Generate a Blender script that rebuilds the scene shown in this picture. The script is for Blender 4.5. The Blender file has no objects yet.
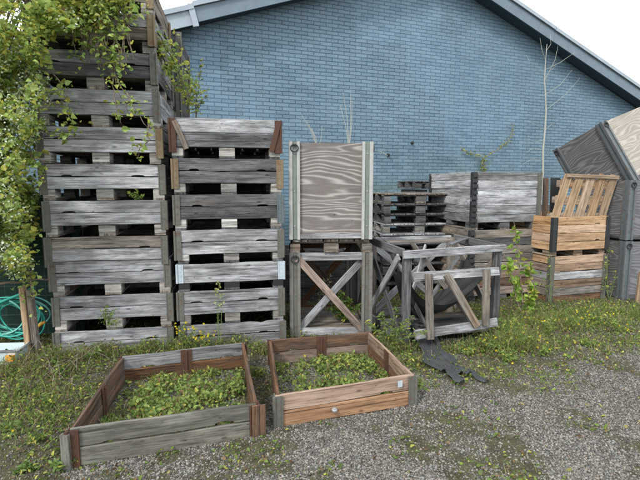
import bpy, math, random
import numpy as np
from mathutils import Vector, Matrix, noise as mnoise
R = math.radians
C = bpy.context.scene.collection
SC = bpy.context.scene
random.seed(7); RNG = np.random.default_rng(7)

# ------------------------------------------------------------------ camera
CAM_H = 1.55; FPX = 460.0; YH = 185.0
PIT = math.atan((240 - YH) / FPX)
cd = bpy.data.cameras.new('camera'); cam = bpy.data.objects.new('camera', cd); C.objects.link(cam)
cam.location = (0, 0, CAM_H); cam.rotation_euler = (R(90) - PIT, 0, 0)
cd.sensor_width = 36; cd.lens = FPX / 640 * 36; cd.clip_start = .05; cd.clip_end = 500
SC.camera = cam
# ------------------------------------------------------------------ sky and sun
SUN_EL, SUN_AZ = 44, 212          # azimuth clockwise from +Y: behind the camera, a little left
w = bpy.data.worlds.new('World'); SC.world = w; w.use_nodes = True
nt = w.node_tree; bg = nt.nodes['Background']
sky = nt.nodes.new('ShaderNodeTexSky'); sky.sky_type = 'NISHITA'; sky.sun_disc = False
sky.sun_elevation = R(SUN_EL); sky.sun_rotation = R(SUN_AZ)
tc = nt.nodes.new('ShaderNodeTexCoord'); nz = nt.nodes.new('ShaderNodeTexNoise')
nz.inputs['Scale'].default_value = 2.2; nz.inputs['Detail'].default_value = 6
nt.links.new(tc.outputs['Generated'], nz.inputs['Vector'])
cr = nt.nodes.new('ShaderNodeValToRGB')
cr.color_ramp.elements[0].position = .3; cr.color_ramp.elements[0].color = (8.6, 9.2, 9.9, 1)
cr.color_ramp.elements[1].position = .7; cr.color_ramp.elements[1].color = (11.5, 11.8, 12.0, 1)
nt.links.new(nz.outputs['Fac'], cr.inputs['Fac'])
mx = nt.nodes.new('ShaderNodeMix'); mx.data_type = 'RGBA'; mx.inputs[0].default_value = .86
nt.links.new(sky.outputs[0], mx.inputs[6]); nt.links.new(cr.outputs[0], mx.inputs[7])
nt.links.new(mx.outputs[2], bg.inputs['Color']); bg.inputs['Strength'].default_value = .10
sd = bpy.data.lights.new('sun', 'SUN'); sd.energy = 1.5; sd.angle = R(10); sd.color = (1, .97, .92)
sun = bpy.data.objects.new('sun', sd); C.objects.link(sun)
sv = Vector((math.sin(R(SUN_AZ)) * math.cos(R(SUN_EL)), math.cos(R(SUN_AZ)) * math.cos(R(SUN_EL)), math.sin(R(SUN_EL))))
sun.rotation_euler = sv.to_track_quat('Z', 'Y').to_euler(); sun.location = (0, 0, 12)
SC.view_settings.view_transform = 'Standard'; SC.view_settings.look = 'None'
SC.view_settings.gamma = 1; SC.view_settings.use_curve_mapping = False
SC.view_settings.exposure = 1.08
SC.cycles.max_bounces = 6; SC.cycles.diffuse_bounces = 3; SC.cycles.transmission_bounces = 3

# ------------------------------------------------------------------ measuring helpers (real positions from the survey of the photo)
def ray(x, y):
    u = (x - 320) / FPX; v = -(y - 240) / FPX
    c, s = math.cos(PIT), math.sin(PIT)
    return Vector((u, c + v * s, -s + v * c))
def at(x, y, Y):
    r = ray(x, y); return r * (Y / r.y) + Vector((0, 0, CAM_H))

# ------------------------------------------------------------------ object helpers
def tag(o, label=None, cat=None, group=None, kind=None):
    for k, v in (('label', label), ('category', cat), ('group', group), ('kind', kind)):
        if v: o[k] = v
    return o
def thing(name, loc, rz, label, cat, group=None):
    o = bpy.data.objects.new(name, None); C.objects.link(o); o.empty_display_size = .1
    o.location = loc
    if isinstance(rz, Matrix): o.matrix_world = Matrix.Translation(loc) @ rz.to_4x4()
    else: o.rotation_euler = (0, 0, rz)
    return tag(o, label, cat, group)

class MB:
    def __init__(s): s.v = []; s.f = []; s.uv = []; s.mi = []
    def add(s, vs, fs, uvs=None, mi=0):
        n = len(s.v); s.v += [tuple(p) for p in vs]
        for i, f in enumerate(fs):
            s.f.append([n + k for k in f]); s.mi.append(mi)
            s.uv.append(uvs[i] if uvs else [(vs[k][0] + vs[k][1], vs[k][2]) for k in f])
    def build(s, name, mat, parent=None, smooth=False):
        me = bpy.data.meshes.new(name); me.from_pydata(s.v, [], s.f)
        ul = me.uv_layers.new(name='UVMap')
        ul.data.foreach_set('uv', [c for f in s.uv for p in f for c in p])
        for m in (mat if isinstance(mat, (list, tuple)) else [mat]): me.materials.append(m)
        me.polygons.foreach_set('material_index', s.mi)
        if smooth: me.polygons.foreach_set('use_smooth', [True] * len(s.f))
        me.update()
        o = bpy.data.objects.new(name, me); C.objects.link(o)
        if parent: o.parent = parent
        return o
    # sawn board between p0 and p1: h along `up`, th along the remaining axis
    def board(s, p0, p1, up, h, th, seg=10, wob=.0025, notch=(), c=.003, mi=0, chip=.0, ends=.004):
        p0 = Vector(p0); p1 = Vector(p1); d = (p1 - p0); L = d.length; d.normalize()
        up = Vector(up); up = (up - d * up.dot(d)).normalized(); n = d.cross(up)
        ts = [i / seg for i in range(seg + 1)]
        for (q, hw, dp) in notch:
            ts += [q - hw, q - hw * .8, q - hw * .4, q, q + hw * .4, q + hw * .8, q + hw]
        ts = sorted(set(round(t, 5) for t in ts if 0 <= t <= 1))
        ro = random.random() * 100; u0 = random.random() * 40; v0 = random.random() * 40
        tw0 = random.uniform(-1, 1) * wob * 1.2; tw1 = random.uniform(-1, 1) * wob * 1.2
        e0 = random.uniform(-1, 1) * ends; e1 = random.uniform(-1, 1) * ends
        vs = []; uvp = []
        for t in ts:
            x = e0 + t * (L + e1 - e0)
            def nn(k): return mnoise.noise(Vector((x * 2.2 + ro, k * 7.3 + ro, k)))
            def n2(k): return mnoise.noise(Vector((x * 13 + ro, k * 5.1, ro)))
            top = h / 2 + nn(1) * wob * 1.5 + n2(3) * wob * .5; bot = -h / 2 + nn(2) * wob * 1.5 + n2(4) * wob * .5
            if chip and n2(6) > .42: top -= chip * (n2(6) - .42) * 3
            for (q, hw, dp) in notch:
                a = abs(t - q) / hw
                if a < 1: bot += dp * math.sqrt(max(0, 1 - a ** 3))
            off = nn(5) * wob + (tw0 * (1 - t) + tw1 * t)
            hh = th / 2
            for (a, b) in ((hh, bot + c), (hh, top - c), (hh - c, top), (-hh + c, top), (-hh, top - c), (-hh, bot + c), (-hh + c, bot), (hh - c, bot)):
                skew = b / max(h, .01) * tw1
                vs.append(p0 + d * x + up * b + n * (a + off + skew)); 
            vs_per = [bot, top, top + .01, top + .01 + th, top + .02 + th, top + .02 + th + h, top + .03 + th + h, top + .03 + th * 2 + h]
            uvp.append([(x + u0, q + v0) for q in vs_per])
        fs = []; uvs = []
        m = len(ts)
        for i in range(m - 1):
            for k in range(8):
                k2 = (k + 1) % 8
                fs.append((i * 8 + k, i * 8 + k2, (i + 1) * 8 + k2, (i + 1) * 8 + k))
                b1 = uvp[i][k2][1] if k2 else uvp[i][7][1] + .02; b2 = uvp[i + 1][k2][1] if k2 else uvp[i + 1][7][1] + .02
                uvs.append([uvp[i][k], (uvp[i][0][0], b1), (uvp[i + 1][0][0], b2), uvp[i + 1][k]])
        for i, order in ((0, range(7, -1, -1)), (m - 1, range(8))):
            idx = [i * 8 + k for k in order]; fs.append(idx)
            uvs.append([(u0 + (vs[q] - vs[i * 8]).dot(n), v0 + (vs[q] - vs[i * 8]).dot(up)) for q in idx])
        s.add(vs, fs, uvs, mi)
    def box(s, c, size, rot=None, mi=0):
        c = Vector(c); a, b, d = [q / 2 for q in size]
        vs = [Vector((x, y, z)) for x in (-a, a) for y in (-b, b) for z in (-d, d)]
        if rot: vs = [rot @ v for v in vs]
        s.add([v + c for v in vs], [(0, 1, 3, 2), (4, 6, 7, 5), (0, 4, 5, 1), (2, 3, 7, 6), (0, 2, 6, 4), (1, 5, 7, 3)], None, mi)
    def tube(s, pts, r, k=6, mi=0, cap=True):
        pts = [Vector(p) for p in pts]; n = len(pts)
        rs = r if isinstance(r, (list, tuple)) else [r] * n
        vs = []; prev = None
        for i, p in enumerate(pts):
            t = (pts[min(i + 1, n - 1)] - pts[max(i - 1, 0)]).normalized()
            a = prev if prev else Vector((0, 0, 1)) if abs(t.z) < .9 else Vector((1, 0, 0))
            a = (a - t * a.dot(t)).normalized(); prev = a; b = t.cross(a)
            for j in range(k):
                q = 2 * math.pi * j / k; vs.append(p + (a * math.cos(q) + b * math.sin(q)) * rs[i])
        fs = [(i * k + j, i * k + (j + 1) % k, (i + 1) * k + (j + 1) % k, (i + 1) * k + j) for i in range(n - 1) for j in range(k)]
        if cap: fs += [list(range(k - 1, -1, -1)), [(n - 1) * k + j for j in range(k)]]
        s.add(vs, fs, None, mi)
    def torus(s, c, r, r2, ax, k=16, k2=6, mi=0):
        c = Vector(c); ax = Vector(ax).normalized(); a = ax.orthogonal().normalized(); b = ax.cross(a)
        vs = []; 
        for i in range(k):
            q = 2 * math.pi * i / k; e = a * math.cos(q) + b * math.sin(q)
            for j in range(k2):
                p = 2 * math.pi * j / k2; vs.append(c + e * (r + r2 * math.cos(p)) + ax * r2 * math.sin(p))
        s.add(vs, [(i * k2 + j, ((i + 1) % k) * k2 + j, ((i + 1) % k) * k2 + (j + 1) % k2, i * k2 + (j + 1) % k2) for i in range(k) for j in range(k2)], None, mi)

def np_mesh(name, V, F, mat, col=None, parent=None, smooth=False):
    """fast mesh from numpy: V (n,3); F list of (m,k) arrays of one k; col per-vertex (n,3)"""
    me = bpy.data.meshes.new(name); k = F.shape[1]
    me.vertices.add(len(V)); me.vertices.foreach_set('co', V.astype(np.float32).ravel())
    me.loops.add(F.size); me.loops.foreach_set('vertex_index', F.astype(np.int32).ravel())
    me.polygons.add(len(F)); me.polygons.foreach_set('loop_start', np.arange(0, F.size, k, dtype=np.int32))
    me.polygons.foreach_set('loop_total', np.full(len(F), k, dtype=np.int32))
    if smooth: me.polygons.foreach_set('use_smooth', np.ones(len(F), dtype=bool))
    me.update(calc_edges=True)
    if col is not None:
        ca = me.color_attributes.new('tone', 'FLOAT_COLOR', 'POINT')
        ca.data.foreach_set('color', np.c_[col, np.ones(len(col))].astype(np.float32).ravel())
    me.materials.append(mat)
    o = bpy.data.objects.new(name, me); C.objects.link(o)
    if parent: o.parent = parent
    return o

# ------------------------------------------------------------------ materials
def new_mat(name):
    m = bpy.data.materials.new(name); m.use_nodes = True
    return m, m.node_tree, m.node_tree.nodes['Principled BSDF']
def N(nt, t, **kw):
    n = nt.nodes.new(t)
    for k, v in kw.items():
        if k in n.inputs: n.inputs[k].default_value = v
        else: setattr(n, k, v)
    return n
def ramp(nt, fac, stops):
    r = nt.nodes.new('ShaderNodeValToRGB'); e = r.color_ramp.elements
    while len(e) < len(stops): e.new(.5)
    for i, (p, c) in enumerate(stops):
        e[i].position = p; e[i].color = (c, c, c, 1) if isinstance(c, (int, float)) else (*c, 1)
    nt.links.new(fac, r.inputs['Fac']); return r.outputs['Color']
def mix(nt, fac, a, b, mode='MIX'):
    m = nt.nodes.new('ShaderNodeMix'); m.data_type = 'RGBA'; m.blend_type = mode
    for s, v in ((0, fac), (6, a), (7, b)):
        if hasattr(v, 'node'): nt.links.new(v, m.inputs[s])
        else: m.inputs[s].default_value = v if isinstance(v, (int, float)) else (*v, 1)
    return m.outputs[2]
def math_(nt, op, a, b=0.):
    m = nt.nodes.new('ShaderNodeMath'); m.operation = op
    for s, v in ((0, a), (1, b)):
        if hasattr(v, 'node'): nt.links.new(v, m.inputs[s])
        else: m.inputs[s].default_value = v
    return m.outputs[0]
def mapping(nt, vec, scale, loc=(0, 0, 0)):
    m = nt.nodes.new('ShaderNodeMapping'); m.inputs['Scale'].default_value = scale; m.inputs['Location'].default_value = loc
    nt.links.new(vec, m.inputs['Vector']); return m.outputs[0]
def noise(nt, vec, sc=1., det=5., rough=.6, dist=0., w=None):
    n = nt.nodes.new('ShaderNodeTexNoise')
    n.noise_dimensions = '4D' if w is not None else '3D'
    n.inputs['Scale'].default_value = sc; n.inputs['Detail'].default_value = det
    n.inputs['Roughness'].default_value = rough; n.inputs['Distortion'].default_value = dist
    nt.links.new(vec, n.inputs['Vector'])
    if w is not None: nt.links.new(w, n.inputs['W'])
    return n.outputs['Fac']
def bump(nt, h, strength, dist, bs):
    b = nt.nodes.new('ShaderNodeBump'); b.inputs['Strength'].default_value = strength; b.inputs['Distance'].default_value = dist
    nt.links.new(h, b.inputs['Height']); nt.links.new(b.outputs[0], bs.inputs['Normal']); return b

def wood_mat(name, dark, light, stain=(.05, .045, .04), stain_amt=.5, moss=.15, var=.45, warm=(.30, .19, .11), warm_amt=.15):
    m, nt, bs = new_mat(name)
    uv = N(nt, 'ShaderNodeUVMap').outputs[0]; oi = N(nt, 'ShaderNodeObjectInfo')
    rnd = oi.outputs['Random']; w = math_(nt, 'MULTIPLY', rnd, 37.)
    tco = N(nt, 'ShaderNodeTexCoord').outputs['Object']
    g1 = noise(nt, mapping(nt, uv, (4.5, 110, 1)), 1, 8, .75, .3, w)
    g2 = noise(nt, mapping(nt, uv, (1.6, 22, 1)), 1, 4, .6, .6, w)
    bl = noise(nt, mapping(nt, uv, (3, 7, 1)), 1, 6, .65, .3, w)
    f = math_(nt, 'ADD', math_(nt, 'MULTIPLY', g1, .55), math_(nt, 'MULTIPLY', g2, .45))
    col = ramp(nt, f, [(.40, tuple(c * .55 for c in dark)), (.49, tuple(a * .6 + b * .4 for a, b in zip(dark, light))), (.60, light)])
    # stains / soaked patches
    st = ramp(nt, bl, [(.45, 0.), (.60, 1.)])
    col = mix(nt, math_(nt, 'MULTIPLY', st, stain_amt), col, stain)
    wm = ramp(nt, noise(nt, mapping(nt, uv, (1.3, 6, 1), (9, 3, 0)), 1, 4, .6, 0, w), [(.5, 0.), (.72, 1.)])
    col = mix(nt, math_(nt, 'MULTIPLY', wm, warm_amt), col, warm)
    ms = ramp(nt, noise(nt, tco, 9, 6, .7, 0, w), [(.55, 0.), (.75, 1.)])
    col = mix(nt, math_(nt, 'MULTIPLY', ms, moss), col, (.07, .095, .035))
    # knots
    vo = N(nt, 'ShaderNodeTexVoronoi'); vo.inputs['Scale'].default_value = 1
    nt.links.new(mapping(nt, uv, (4.2, 11, 1)), vo.inputs['Vector'])
    kn = ramp(nt, vo.outputs['Distance'], [(.05, 1.), (.13, 0.)])
    col = mix(nt, math_(nt, 'MULTIPLY', kn, .8), col, tuple(c * .35 for c in dark))
    # nail heads and small holes with a dark run around them
    v2 = N(nt, 'ShaderNodeTexVoronoi'); v2.inputs['Scale'].default_value = 1; v2.inputs['Randomness'].default_value = .9
    nt.links.new(mapping(nt, uv, (7, 17, 1), (3.3, 1.7, 0)), v2.inputs['Vector'])
    nh = ramp(nt, v2.outputs['Distance'], [(.035, 1.), (.09, 0.)])
    col = mix(nt, math_(nt, 'MULTIPLY', nh, .85), col, (.025, .02, .018))
    gr = ramp(nt, noise(nt, mapping(nt, uv, (9, 30, 1), (2, 8, 0)), 1, 7, .75, .2, w), [(.5, 0.), (.64, 1.)])
    col = mix(nt, math_(nt, 'MULTIPLY', gr, .45), col, tuple(c * .45 for c in dark))
    # drying cracks
    ck = noise(nt, mapping(nt, uv, (1.1, 75, 1), (5, 5, 0)), 1, 3, .5, .5, w)
    ckm = ramp(nt, ck, [(.31, 1.), (.375, 0.)])
    col = mix(nt, math_(nt, 'MULTIPLY', ckm, .85), col, tuple(c * .25 for c in dark))
    # per board value
    hv = N(nt, 'ShaderNodeHueSaturation'); nt.links.new(col, hv.inputs['Color'])
    nt.links.new(math_(nt, 'ADD', math_(nt, 'MULTIPLY', rnd, var * 1.1), 1 - var * .5), hv.inputs['Value'])
    wn = N(nt, 'ShaderNodeTexWhiteNoise', noise_dimensions='1D'); nt.links.new(w, wn.inputs['W'])
    nt.links.new(math_(nt, 'ADD', math_(nt, 'MULTIPLY', wn.outputs['Value'], .45), .7), hv.inputs['Saturation'])
    nt.links.new(hv.outputs[0], bs.inputs['Base Color'])
    bs.inputs['Roughness'].default_value = .88; bs.inputs['Specular IOR Level'].default_value = .25
    hgt = math_(nt, 'SUBTRACT', math_(nt, 'SUBTRACT', f, math_(nt, 'MULTIPLY', ckm, .8)), math_(nt, 'MULTIPLY', kn, .1))
    bump(nt, hgt, .75, .006, bs)
    return m

def ply_mat(name, dark, light, seed=0, sc=1.0, lines=.5):
    m, nt, bs = new_mat(name)
    uv = N(nt, 'ShaderNodeUVMap').outputs[0]
    v = mapping(nt, uv, (.85 * sc, 3.3 * sc, 1), (seed, seed * .7, seed))
    n1 = noise(nt, v, 1.3, 2.2, .42, .3)
    spv = N(nt, 'ShaderNodeSeparateXYZ'); nt.links.new(uv, spv.inputs[0])
    k = math_(nt, 'ADD', math_(nt, 'MULTIPLY', n1, 62), math_(nt, 'MULTIPLY', spv.outputs[1], 120.))
    sn = math_(nt, 'ADD', math_(nt, 'MULTIPLY', math_(nt, 'SINE', k), .5), .5)
    fine = noise(nt, mapping(nt, uv, (9, 190, 1)), 1, 4, .6)
    f = math_(nt, 'ADD', math_(nt, 'MULTIPLY', math_(nt, 'POWER', sn, 2.6), .50), math_(nt, 'MULTIPLY', fine, .55))
    col = ramp(nt, f, [(.15, dark), (.5, tuple(a * .55 + b * .45 for a, b in zip(dark, light))), (.85, light)])
    bl = ramp(nt, noise(nt, uv, 3.5, 5, .6), [(.42, 0.), (.7, 1.)])
    col = mix(nt, math_(nt, 'MULTIPLY', bl, .4), col, tuple(c * .7 for c in dark))
    vo = N(nt, 'ShaderNodeTexVoronoi'); vo.inputs['Scale'].default_value = 5.5; nt.links.new(uv, vo.inputs['Vector'])
    kn = ramp(nt, vo.outputs['Distance'], [(.03, 1.), (.075, 0.)])
    col = mix(nt, math_(nt, 'MULTIPLY', kn, .7), col, tuple(c * .3 for c in dark))
    nt.links.new(col, bs.inputs['Base Color']); bs.inputs['Roughness'].default_value = .85
    bump(nt, f, .35, .004, bs)
    return m

def metal_mat(name, base, rust_amt=.3, metallic=.3, rough=.55, rust=(.13, .055, .025)):
    m, nt, bs = new_mat(name)
    oi = N(nt, 'ShaderNodeObjectInfo'); tco = N(nt, 'ShaderNodeTexCoord').outputs['Object']
    w = math_(nt, 'MULTIPLY', oi.outputs['Random'], 31.)
    a = noise(nt, tco, 22, 8, .7, 0, w); b = noise(nt, mapping(nt, tco, (40, 40, 7)), 1, 4, .6, 0, w)
    col = mix(nt, b, tuple(c * .7 for c in base), tuple(min(1, c * 1.25) for c in base))
    rs = ramp(nt, a, [(.60 - .3 * rust_amt, 0.), (.72 - .2 * rust_amt, 1.)])
    col = mix(nt, math_(nt, 'MULTIPLY', rs, min(1, rust_amt * 1.6)), col, rust)
    nt.links.new(col, bs.inputs['Base Color']); bs.inputs['Metallic'].default_value = metallic
    nt.links.new(ramp(nt, a, [(.3, rough), (.7, .9)]), bs.inputs['Roughness'])
    bump(nt, a, .3, .002, bs)
    return m

def plain_mat(name, col, rough=.6, var=.25, sc=15, metallic=0., trans=0):
    m, nt, bs = new_mat(name)
    tco = N(nt, 'ShaderNodeTexCoord').outputs['Object']
    a = noise(nt, tco, sc, 6, .65)
    c = mix(nt, a, tuple(x * (1 - var) for x in col), tuple(min(1, x * (1 + var)) for x in col))
    nt.links.new(c, bs.inputs['Base Color']); bs.inputs['Roughness'].default_value = rough; bs.inputs['Metallic'].default_value = metallic
    bump(nt, a, .25, .003, bs); return m

def leaf_mat(name, trans=.35, rough=.5):
    m, nt, bs = new_mat(name)
    at_ = N(nt, 'ShaderNodeAttribute', attribute_name='tone'); 
    nt.links.new(at_.outputs['Color'], bs.inputs['Base Color']); bs.inputs['Roughness'].default_value = rough
    bs.inputs['Specular IOR Level'].default_value = .35
    tr = N(nt, 'ShaderNodeBsdfTranslucent'); nt.links.new(at_.outputs['Color'], tr.inputs['Color'])
    ms = N(nt, 'ShaderNodeMixShader'); ms.inputs[0].default_value = trans
    nt.links.new(bs.outputs[0], ms.inputs[1]); nt.links.new(tr.outputs[0], ms.inputs[2])
    nt.links.new(ms.outputs[0], nt.nodes['Material Output'].inputs['Surface']); return m

M = {}
M['grey'] = wood_mat('weathered_grey_wood', (.12, .121, .124), (.42, .43, .44), stain_amt=.5, moss=.12, warm_amt=.12)
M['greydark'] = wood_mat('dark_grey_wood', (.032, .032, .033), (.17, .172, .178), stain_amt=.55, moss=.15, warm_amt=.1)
M['greypale'] = wood_mat('pale_grey_wood', (.18, .182, .188), (.50, .51, .52), stain_amt=.4, moss=.1, warm_amt=.1)
M['greybrown'] = wood_mat('grey_brown_wood', (.075, .062, .05), (.30, .265, .225), stain_amt=.4, moss=.15, warm_amt=.45)
M['block'] = wood_mat('pallet_block_wood', (.13, .12, .105), (.46, .44, .40), stain_amt=.2, moss=.1, var=.8, warm_amt=.2)
M['rustwood'] = wood_mat('red_brown_wood', (.045, .027, .017), (.185, .10, .057), stain_amt=.55, moss=.3, warm=(.25, .13, .07), warm_amt=.3)
M['planter_grey'] = wood_mat('mossy_grey_wood', (.075, .073, .06), (.225, .215, .18), stain_amt=.5, moss=.4, var=.2, warm_amt=.15)
M['pink'] = wood_mat('pinkish_larch_wood', (.21, .12, .07), (.42, .27, .175), stain=(.2, .1, .06), stain_amt=.35, moss=.12, var=.15)
M['pinkgrey'] = wood_mat('faded_brown_wood', (.13, .085, .06), (.37, .28, .215), stain_amt=.3, moss=.2, var=.4, warm_amt=.3)
M['orange'] = wood_mat('fresh_orange_wood', (.30, .17, .085), (.58, .39, .23), stain=(.3, .15, .06), stain_amt=.2, moss=.0, var=.15)
M['palletfresh'] = wood_mat('sun_bleached_pallet_wood', (.20, .13, .075), (.46, .34, .22), stain=(.2, .12, .06), stain_amt=.3, moss=.1, var=.3)
M['hinge'] = metal_mat('green_grey_hinge', (.125, .13, .11), .35)
M['hinge_blue'] = metal_mat('blue_grey_steel', (.11, .14, .15), .2)
M['hinge_dark'] = metal_mat('dark_steel_hinge', (.03, .034, .036), .2)
M['hinge_rust'] = metal_mat('rusty_hinge', (.07, .038, .028), .8, rust=(.085, .038, .02))
M['hinge_tan'] = metal_mat('tan_hinge', (.20, .16, .10), .45, rust=(.2, .10, .05))
M['hinge_white'] = metal_mat('white_blue_corner', (.40, .46, .50), .12, .1)
M['zinc'] = metal_mat('pale_zinc', (.36, .365, .35), .18, .15, .5)
M['zinc_green'] = metal_mat('green_zinc_channel', (.18, .21, .18), .2, .3)
M['zinc_dark'] = metal_mat('dull_zinc', (.17, .165, .15), .3, .3)
M['zinc_blue'] = metal_mat('blue_grey_zinc', (.135, .15, .158), .35, .4, .45)
M['black'] = plain_mat('black_plastic', (.012, .012, .013), .5)
M['ply'] = ply_mat('weathered_plywood', (.105, .088, .080), (.38, .352, .33), 3.1)
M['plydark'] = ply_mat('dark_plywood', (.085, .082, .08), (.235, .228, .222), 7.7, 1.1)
M['plygrey'] = ply_mat('grey_plywood', (.085, .088, .092), (.20, .205, .21), 12.2, .9)
M['plyskylit'] = ply_mat('skylit_plywood', (.24, .215, .18), (.40, .365, .315), 21.5, 1.1)  # sky light on the tipped crate's face painted in as a paler tone
M['leaf'] = leaf_mat('leaf', .48, .45); M['petal'] = leaf_mat('petal', .3)
M['stem'] = wood_mat('vine_stem', (.12, .085, .055), (.34, .27, .19), stain_amt=.2)
M['palestem'] = plain_mat('pale_sapling_bark', (.34, .34, .29), .8, .3, 30)
M['greenstem'] = plain_mat('green_stem', (.14, .20, .06), .7, .2, 30)

# ------------------------------------------------------------------ building (setting behind)
TH = R(22); WD = Vector((math.cos(TH), math.sin(TH), 0)); WN = Vector((math.sin(TH), -math.cos(TH), 0))  # along the wall, out of the wall
W0 = Vector((0, 8.7, 0))
def on_wall(x, y, off=0.):   # s along the wall, z
    r = ray(x, y); o = W0 + WN * off - Vector((0, 0, CAM_H)); o = W0 + WN * off
    k = (o - Vector((0, 0, CAM_H))).dot(WN) / r.dot(WN); p = r * k + Vector((0, 0, CAM_H))
    return (p - W0).dot(WD), p.z
def brick_mat():
    m, nt, bs = new_mat('blue_painted_brick')
    tco = N(nt, 'ShaderNodeTexCoord').outputs['Object']
    sp = N(nt, 'ShaderNodeSeparateXYZ'); nt.links.new(tco, sp.inputs[0])
    cb = N(nt, 'ShaderNodeCombineXYZ')
    wob = noise(nt, tco, 6., 2, .5)
    wv = math_(nt, 'MULTIPLY', math_(nt, 'SUBTRACT', wob, .5), .012)
    nt.links.new(math_(nt, 'ADD', sp.outputs[0], wv), cb.inputs[0]); nt.links.new(math_(nt, 'ADD', sp.outputs[2], wv), cb.inputs[1])
    b = N(nt, 'ShaderNodeTexBrick'); b.offset = .5; b.squash = 1
    for k, v in (('Scale', 1.), ('Mortar Size', .0075), ('Mortar Smooth', .25), ('Bias', 0.), ('Brick Width', .24), ('Row Height', .0667)): b.inputs[k].default_value = v
    b.inputs['Color1'].default_value = (.078, .140, .192, 1); b.inputs['Color2'].default_value = (.104, .172, .226, 1); b.inputs['Mortar'].default_value = (.045, .085, .125, 1)
    nt.links.new(cb.outputs[0], b.inputs['Vector'])
    col = b.outputs['Color']
    # faded and chalky paint
    big = noise(nt, mapping(nt, tco, (.55, 1, .8)), 1., 5, .6, .3)
    col = mix(nt, math_(nt, 'MULTIPLY', ramp(nt, big, [(.32, 0.), (.72, 1.)]), .45), col, (.165, .25, .31), 'MIX')
    drip = noise(nt, mapping(nt, tco, (5, 1, .45)), 1., 5, .65)
    col = mix(nt, math_(nt, 'MULTIPLY', ramp(nt, drip, [(.45, 0.), (.66, 1.)]), .5), col, (.10, .15, .185))
    fine = noise(nt, tco, 38, 6, .75)
    col = mix(nt, math_(nt, 'MULTIPLY', ramp(nt, fine, [(.5, 0.), (.66, 1.)]), .35), col, (.42, .52, .58))
    # mortar again so the joints stay visible through fading
    col = mix(nt, math_(nt, 'MULTIPLY', b.outputs['Fac'], .85), col, (.026, .055, .085))
    pt = N(nt, 'ShaderNodeTexBrick'); pt.offset = .5
    for k_, v_ in (('Scale', 1.), ('Mortar Size', 0.), ('Brick Width', .24), ('Row Height', .0667)): pt.inputs[k_].default_value = v_
    pt.inputs['Color1'].default_value = (0, 0, 0, 1); pt.inputs['Color2'].default_value = (1, 1, 1, 1); nt.links.new(cb.outputs[0], pt.inputs['Vector'])
    col = mix(nt, math_(nt, 'MULTIPLY', pt.outputs['Color'], .16), col, (.26, .38, .46))
    # runs of dirt under the eaves and old repaired areas of paint
    rp = N(nt, 'ShaderNodeTexVoronoi'); rp.distance = 'CHEBYCHEV'; rp.inputs['Scale'].default_value = 1.; rp.inputs['Randomness'].default_value = .8
    nt.links.new(mapping(nt, tco, (.42, 1, .5), (3.7, 0, .4)), rp.inputs['Vector']); rg = N(nt, 'ShaderNodeSeparateColor'); nt.links.new(rp.outputs['Color'], rg.inputs[0])
    col = mix(nt, math_(nt, 'MULTIPLY', ramp(nt, rg.outputs[0], [(.55, 0.), (.56, 1.)]), .10), col, (.24, .38, .50))
    col = mix(nt, math_(nt, 'MULTIPLY', ramp(nt, rg.outputs[1], [(.7, 0.), (.71, 1.)]), .16), col, (.09, .14, .18))
    # green algae towards the ground
    al = math_(nt, 'MULTIPLY', ramp(nt, sp.outputs[2], [(.0, 1.), (1., 0.)]), 1.)
    mr = N(nt, 'ShaderNodeMapRange'); mr.inputs['From Min'].default_value = 1.2; mr.inputs['From Max'].default_value = 2.6; mr.inputs['To Min'].default_value = 1; mr.inputs['To Max'].default_value = 0
    nt.links.new(sp.outputs[2], mr.inputs['Value'])
    algae = math_(nt, 'MULTIPLY', mr.outputs[0], ramp(nt, noise(nt, tco, 1.8, 6, .7), [(.45, 0.), (.65, .5)]))
    col = mix(nt, algae, col, (.10, .14, .075))
    nt.links.new(col, bs.inputs['Base Color']); bs.inputs['Roughness'].default_value = .6; bs.inputs['Specular IOR Level'].default_value = .35
    h = math_(nt, 'ADD', math_(nt, 'MULTIPLY', b.outputs['Fac'], -1.), math_(nt, 'MULTIPLY', fine, .25))
    bump(nt, h, .8, .012, bs)
    return m
M['brick'] = brick_mat()
M['barge'] = plain_mat('faded_blue_bargeboard', (.13, .175, .21), .6, .35, 6)
M['barge_pale'] = plain_mat('pale_roof_flashing', (.29, .34, .38), .55, .3, 5)
M['soffit'] = plain_mat('shaded_blue_soffit', (.04, .07, .10), .8)  # shade under the roof edge put into the darker blue
M['roof'] = plain_mat('grey_roof_sheet', (.18, .19, .2), .8)

bld = thing('brick_building', W0, TH, 'large blue painted brick building with a wide low gable behind the stacks', 'building')
OV = .30
s1, z1 = on_wall(161, 31, OV); s2, z2 = on_wall(287.5, 1.4, OV); s3, z3 = on_wall(490, 0, OV); s4, z4 = on_wall(640, 101, OV)
ml = (z2 - z1) / (s2 - s1); mr_ = (z4 - z3) / (s4 - s3)
sa = (z1 - z3 - ml * s1 + mr_ * s3) / (mr_ - ml); za = z1 + ml * (sa - s1)     # apex of the fascia underside
SL, SR = sa - 8.6, sa + 8.6
zl = za - ml * 8.6; zr = za + mr_ * 8.6
wm = MB()
wallp = [(SL + .3, 0, -.2), (SR - .3, 0, -.2), (SR - .3, 0, zr + .1), (sa, 0, za + .05), (SL + .3, 0, zl + .1)]
wm.add(wallp + [(x, .3, z) for x, _, z in wallp], [(0, 1, 2, 3, 4), (9, 8, 7, 6, 5), (0, 5, 6, 1), (1, 6, 7, 2), (4, 9, 5, 0)])
wm.box((SL + .45, 7.3, zl / 2), (.3, 14, zl + .3)); wm.box((SR - .45, 7.3, zr / 2), (.3, 14, zr + .3))
wm.build('wall', M['brick'], bld)
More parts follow.
